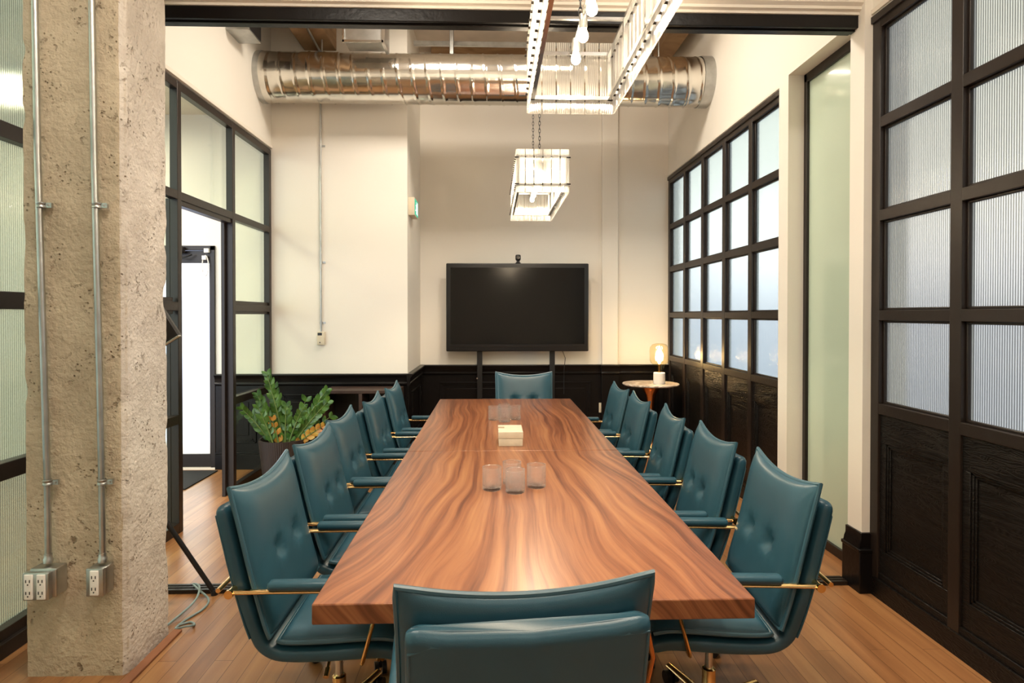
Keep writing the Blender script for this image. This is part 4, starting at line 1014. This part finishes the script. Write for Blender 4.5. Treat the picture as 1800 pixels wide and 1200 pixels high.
        for (du, dv, amp, rad) in dimples:
            p_ = pos(du, dv, 1); c_, tt, nn_ = at(dv*Ls); nv3 = Vector((0, nn_[0], nn_[1]))
            MB().tube([p_-nv3*.004, p_+nv3*.004], .0075, 12).build('button', M['leatherd'], o)
        return o
    iseat = next(i for i in range(n) if P[i][0] > -.155 and P[i][1] < .45)
    ib1 = max(i for i in range(n) if P[i][1] > .475)
    pillow('back_cushion', 0, ib1, .272, .042, T+.026, .072, .05, [(-.33, .54, .036, .024), (.33, .54, .036, .024)], .036)
    pillow('seat_cushion', iseat, n-1, .246, .036, T+.020, 0, .0, [], 0)
    # arms
    for sg in (-1, 1):
        xo = sg*(hw+.024)
        arm = smoothpts([(xo, -.285, .648), (xo, -.15, .648), (xo, .05, .648), (xo, .145, .645), (xo, .185, .625), (xo, .185, .58), (xo, .165, .50), (xo*.94, .14, .412), (xo*.7, .13, .385)], 5)
        m = MB(); m.tube(arm, .0095, 10, flat=(1.25, .8)); m.build('arm_frame', M['brass'], root, label='polished brass arm')
        m = MB(); m.rbox(xo-.022, xo+.022, -.155, .150, .655, .684, .0125); m.build('arm_pad', M['leather'], root)
        m = MB(); m.tube([(sg*(hw-.03), -.272, .648), (xo+sg*.016, -.272, .648)], .011, 14); m.tube([(xo+sg*.012, -.272, .648), (xo+sg*.020, -.272, .648)], .014, 14); m.build('arm_bolt', M['brass'], root)
    MB().tube([(-hw-.012, -.318, .648), (hw+.012, -.318, .648)], .008, 10).build('back_bar', M['brass'], root)
    # underside and base
    MB().rbox(-.10, .10, -.11, .11, .355, .393, .008).build('tilt_mechanism', M['blackp'], root)
    MB().lathe([(.014, .20), (.014, .36)], 20).build('gas_lift', M['chrome'], root)
    MB().lathe([(.030, .055), (.034, .06), (.034, .10), (.026, .11), (.024, .215), (.018, .22)], 24).build('hub', M['brass'], root)
    m = MB(); m.tube([(.05, .0, .37), (.16, .01, .372), (.20, .01, .345)], .006, 8); m.tube([(.19, .01, .35), (.215, .01, .335)], .010, 8); m.build('tilt_lever', M['brass'], root)
    for k in range(5):
        a = 2*PI*k/5+.3; ca, sa = math.cos(a), math.sin(a)
        m = MB(); m.tube([(ca*.02, sa*.02, .085), (ca*.14, sa*.14, .082), (ca*.25, sa*.25, .070), (ca*.285, sa*.285, .066)], [.021, .017, .014, .014], 12, flat=(1.2, .8)); lg = m.build('leg', M['brass'], root)
        m = MB(); cx, cy = ca*.275, sa*.275
        for o_ in (-.016, .016):
            m.tube([(cx-sa*(o_-.009), cy+ca*(o_-.009), .0265), (cx-sa*(o_+.009), cy+ca*(o_+.009), .0265)], .0262, 18)
        m.tube([(cx, cy, .03), (cx, cy, .066)], .010, 10); m.build('caster', M['blackp'], lg)
    return root
chair0 = make_chair()
spots = [ # x, y, heading (0 = facing +y), label
 (-.560, 2.235, -PI/2, .00, 'teal leather office chair, nearest on the left side of the table'),
 (-.560, 2.87, -PI/2, .0, 'teal leather office chair, second from the camera on the left side'),
 (-.585, 3.47, -PI/2, .0, 'teal leather office chair, middle of the five on the left side'),
 (-.545, 4.16, -PI/2, .02, 'teal leather office chair, fourth from the camera on the left side'),
 (-.525, 4.86, -PI/2, .0, 'teal leather office chair, farthest on the left side of the table'),
 (.805, 2.24, PI/2, -.06, 'teal leather office chair, nearest on the right side of the table'),
 (.785, 2.88, PI/2, -.06, 'teal leather office chair, second from the camera on the right side'),
 (.768, 3.51, PI/2, -.10, 'teal leather office chair, middle of the five on the right side'),
 (.730, 4.13, PI/2, -.04, 'teal leather office chair, fourth from the camera on the right side'),
 (.725, 4.75, PI/2, -.0, 'teal leather office chair, farthest on the right side, in front of the wall outlet'),
 (.045, 1.545, 0, .10, 'teal leather office chair at the near end of the table, its back to the camera'),
 (.300, 5.62, PI, .0, 'teal leather office chair at the far end of the table, in front of the screen'),
]
for i, (x, y, h, dh, lab) in enumerate(spots):
    c_ = chair0 if i == 0 else copy_tree(chair0)
    c_.location = (x, y, 0); c_.rotation_euler = (0, 0, h+dh); c_['label'] = lab; c_['group'] = 'teal office chairs around the table'
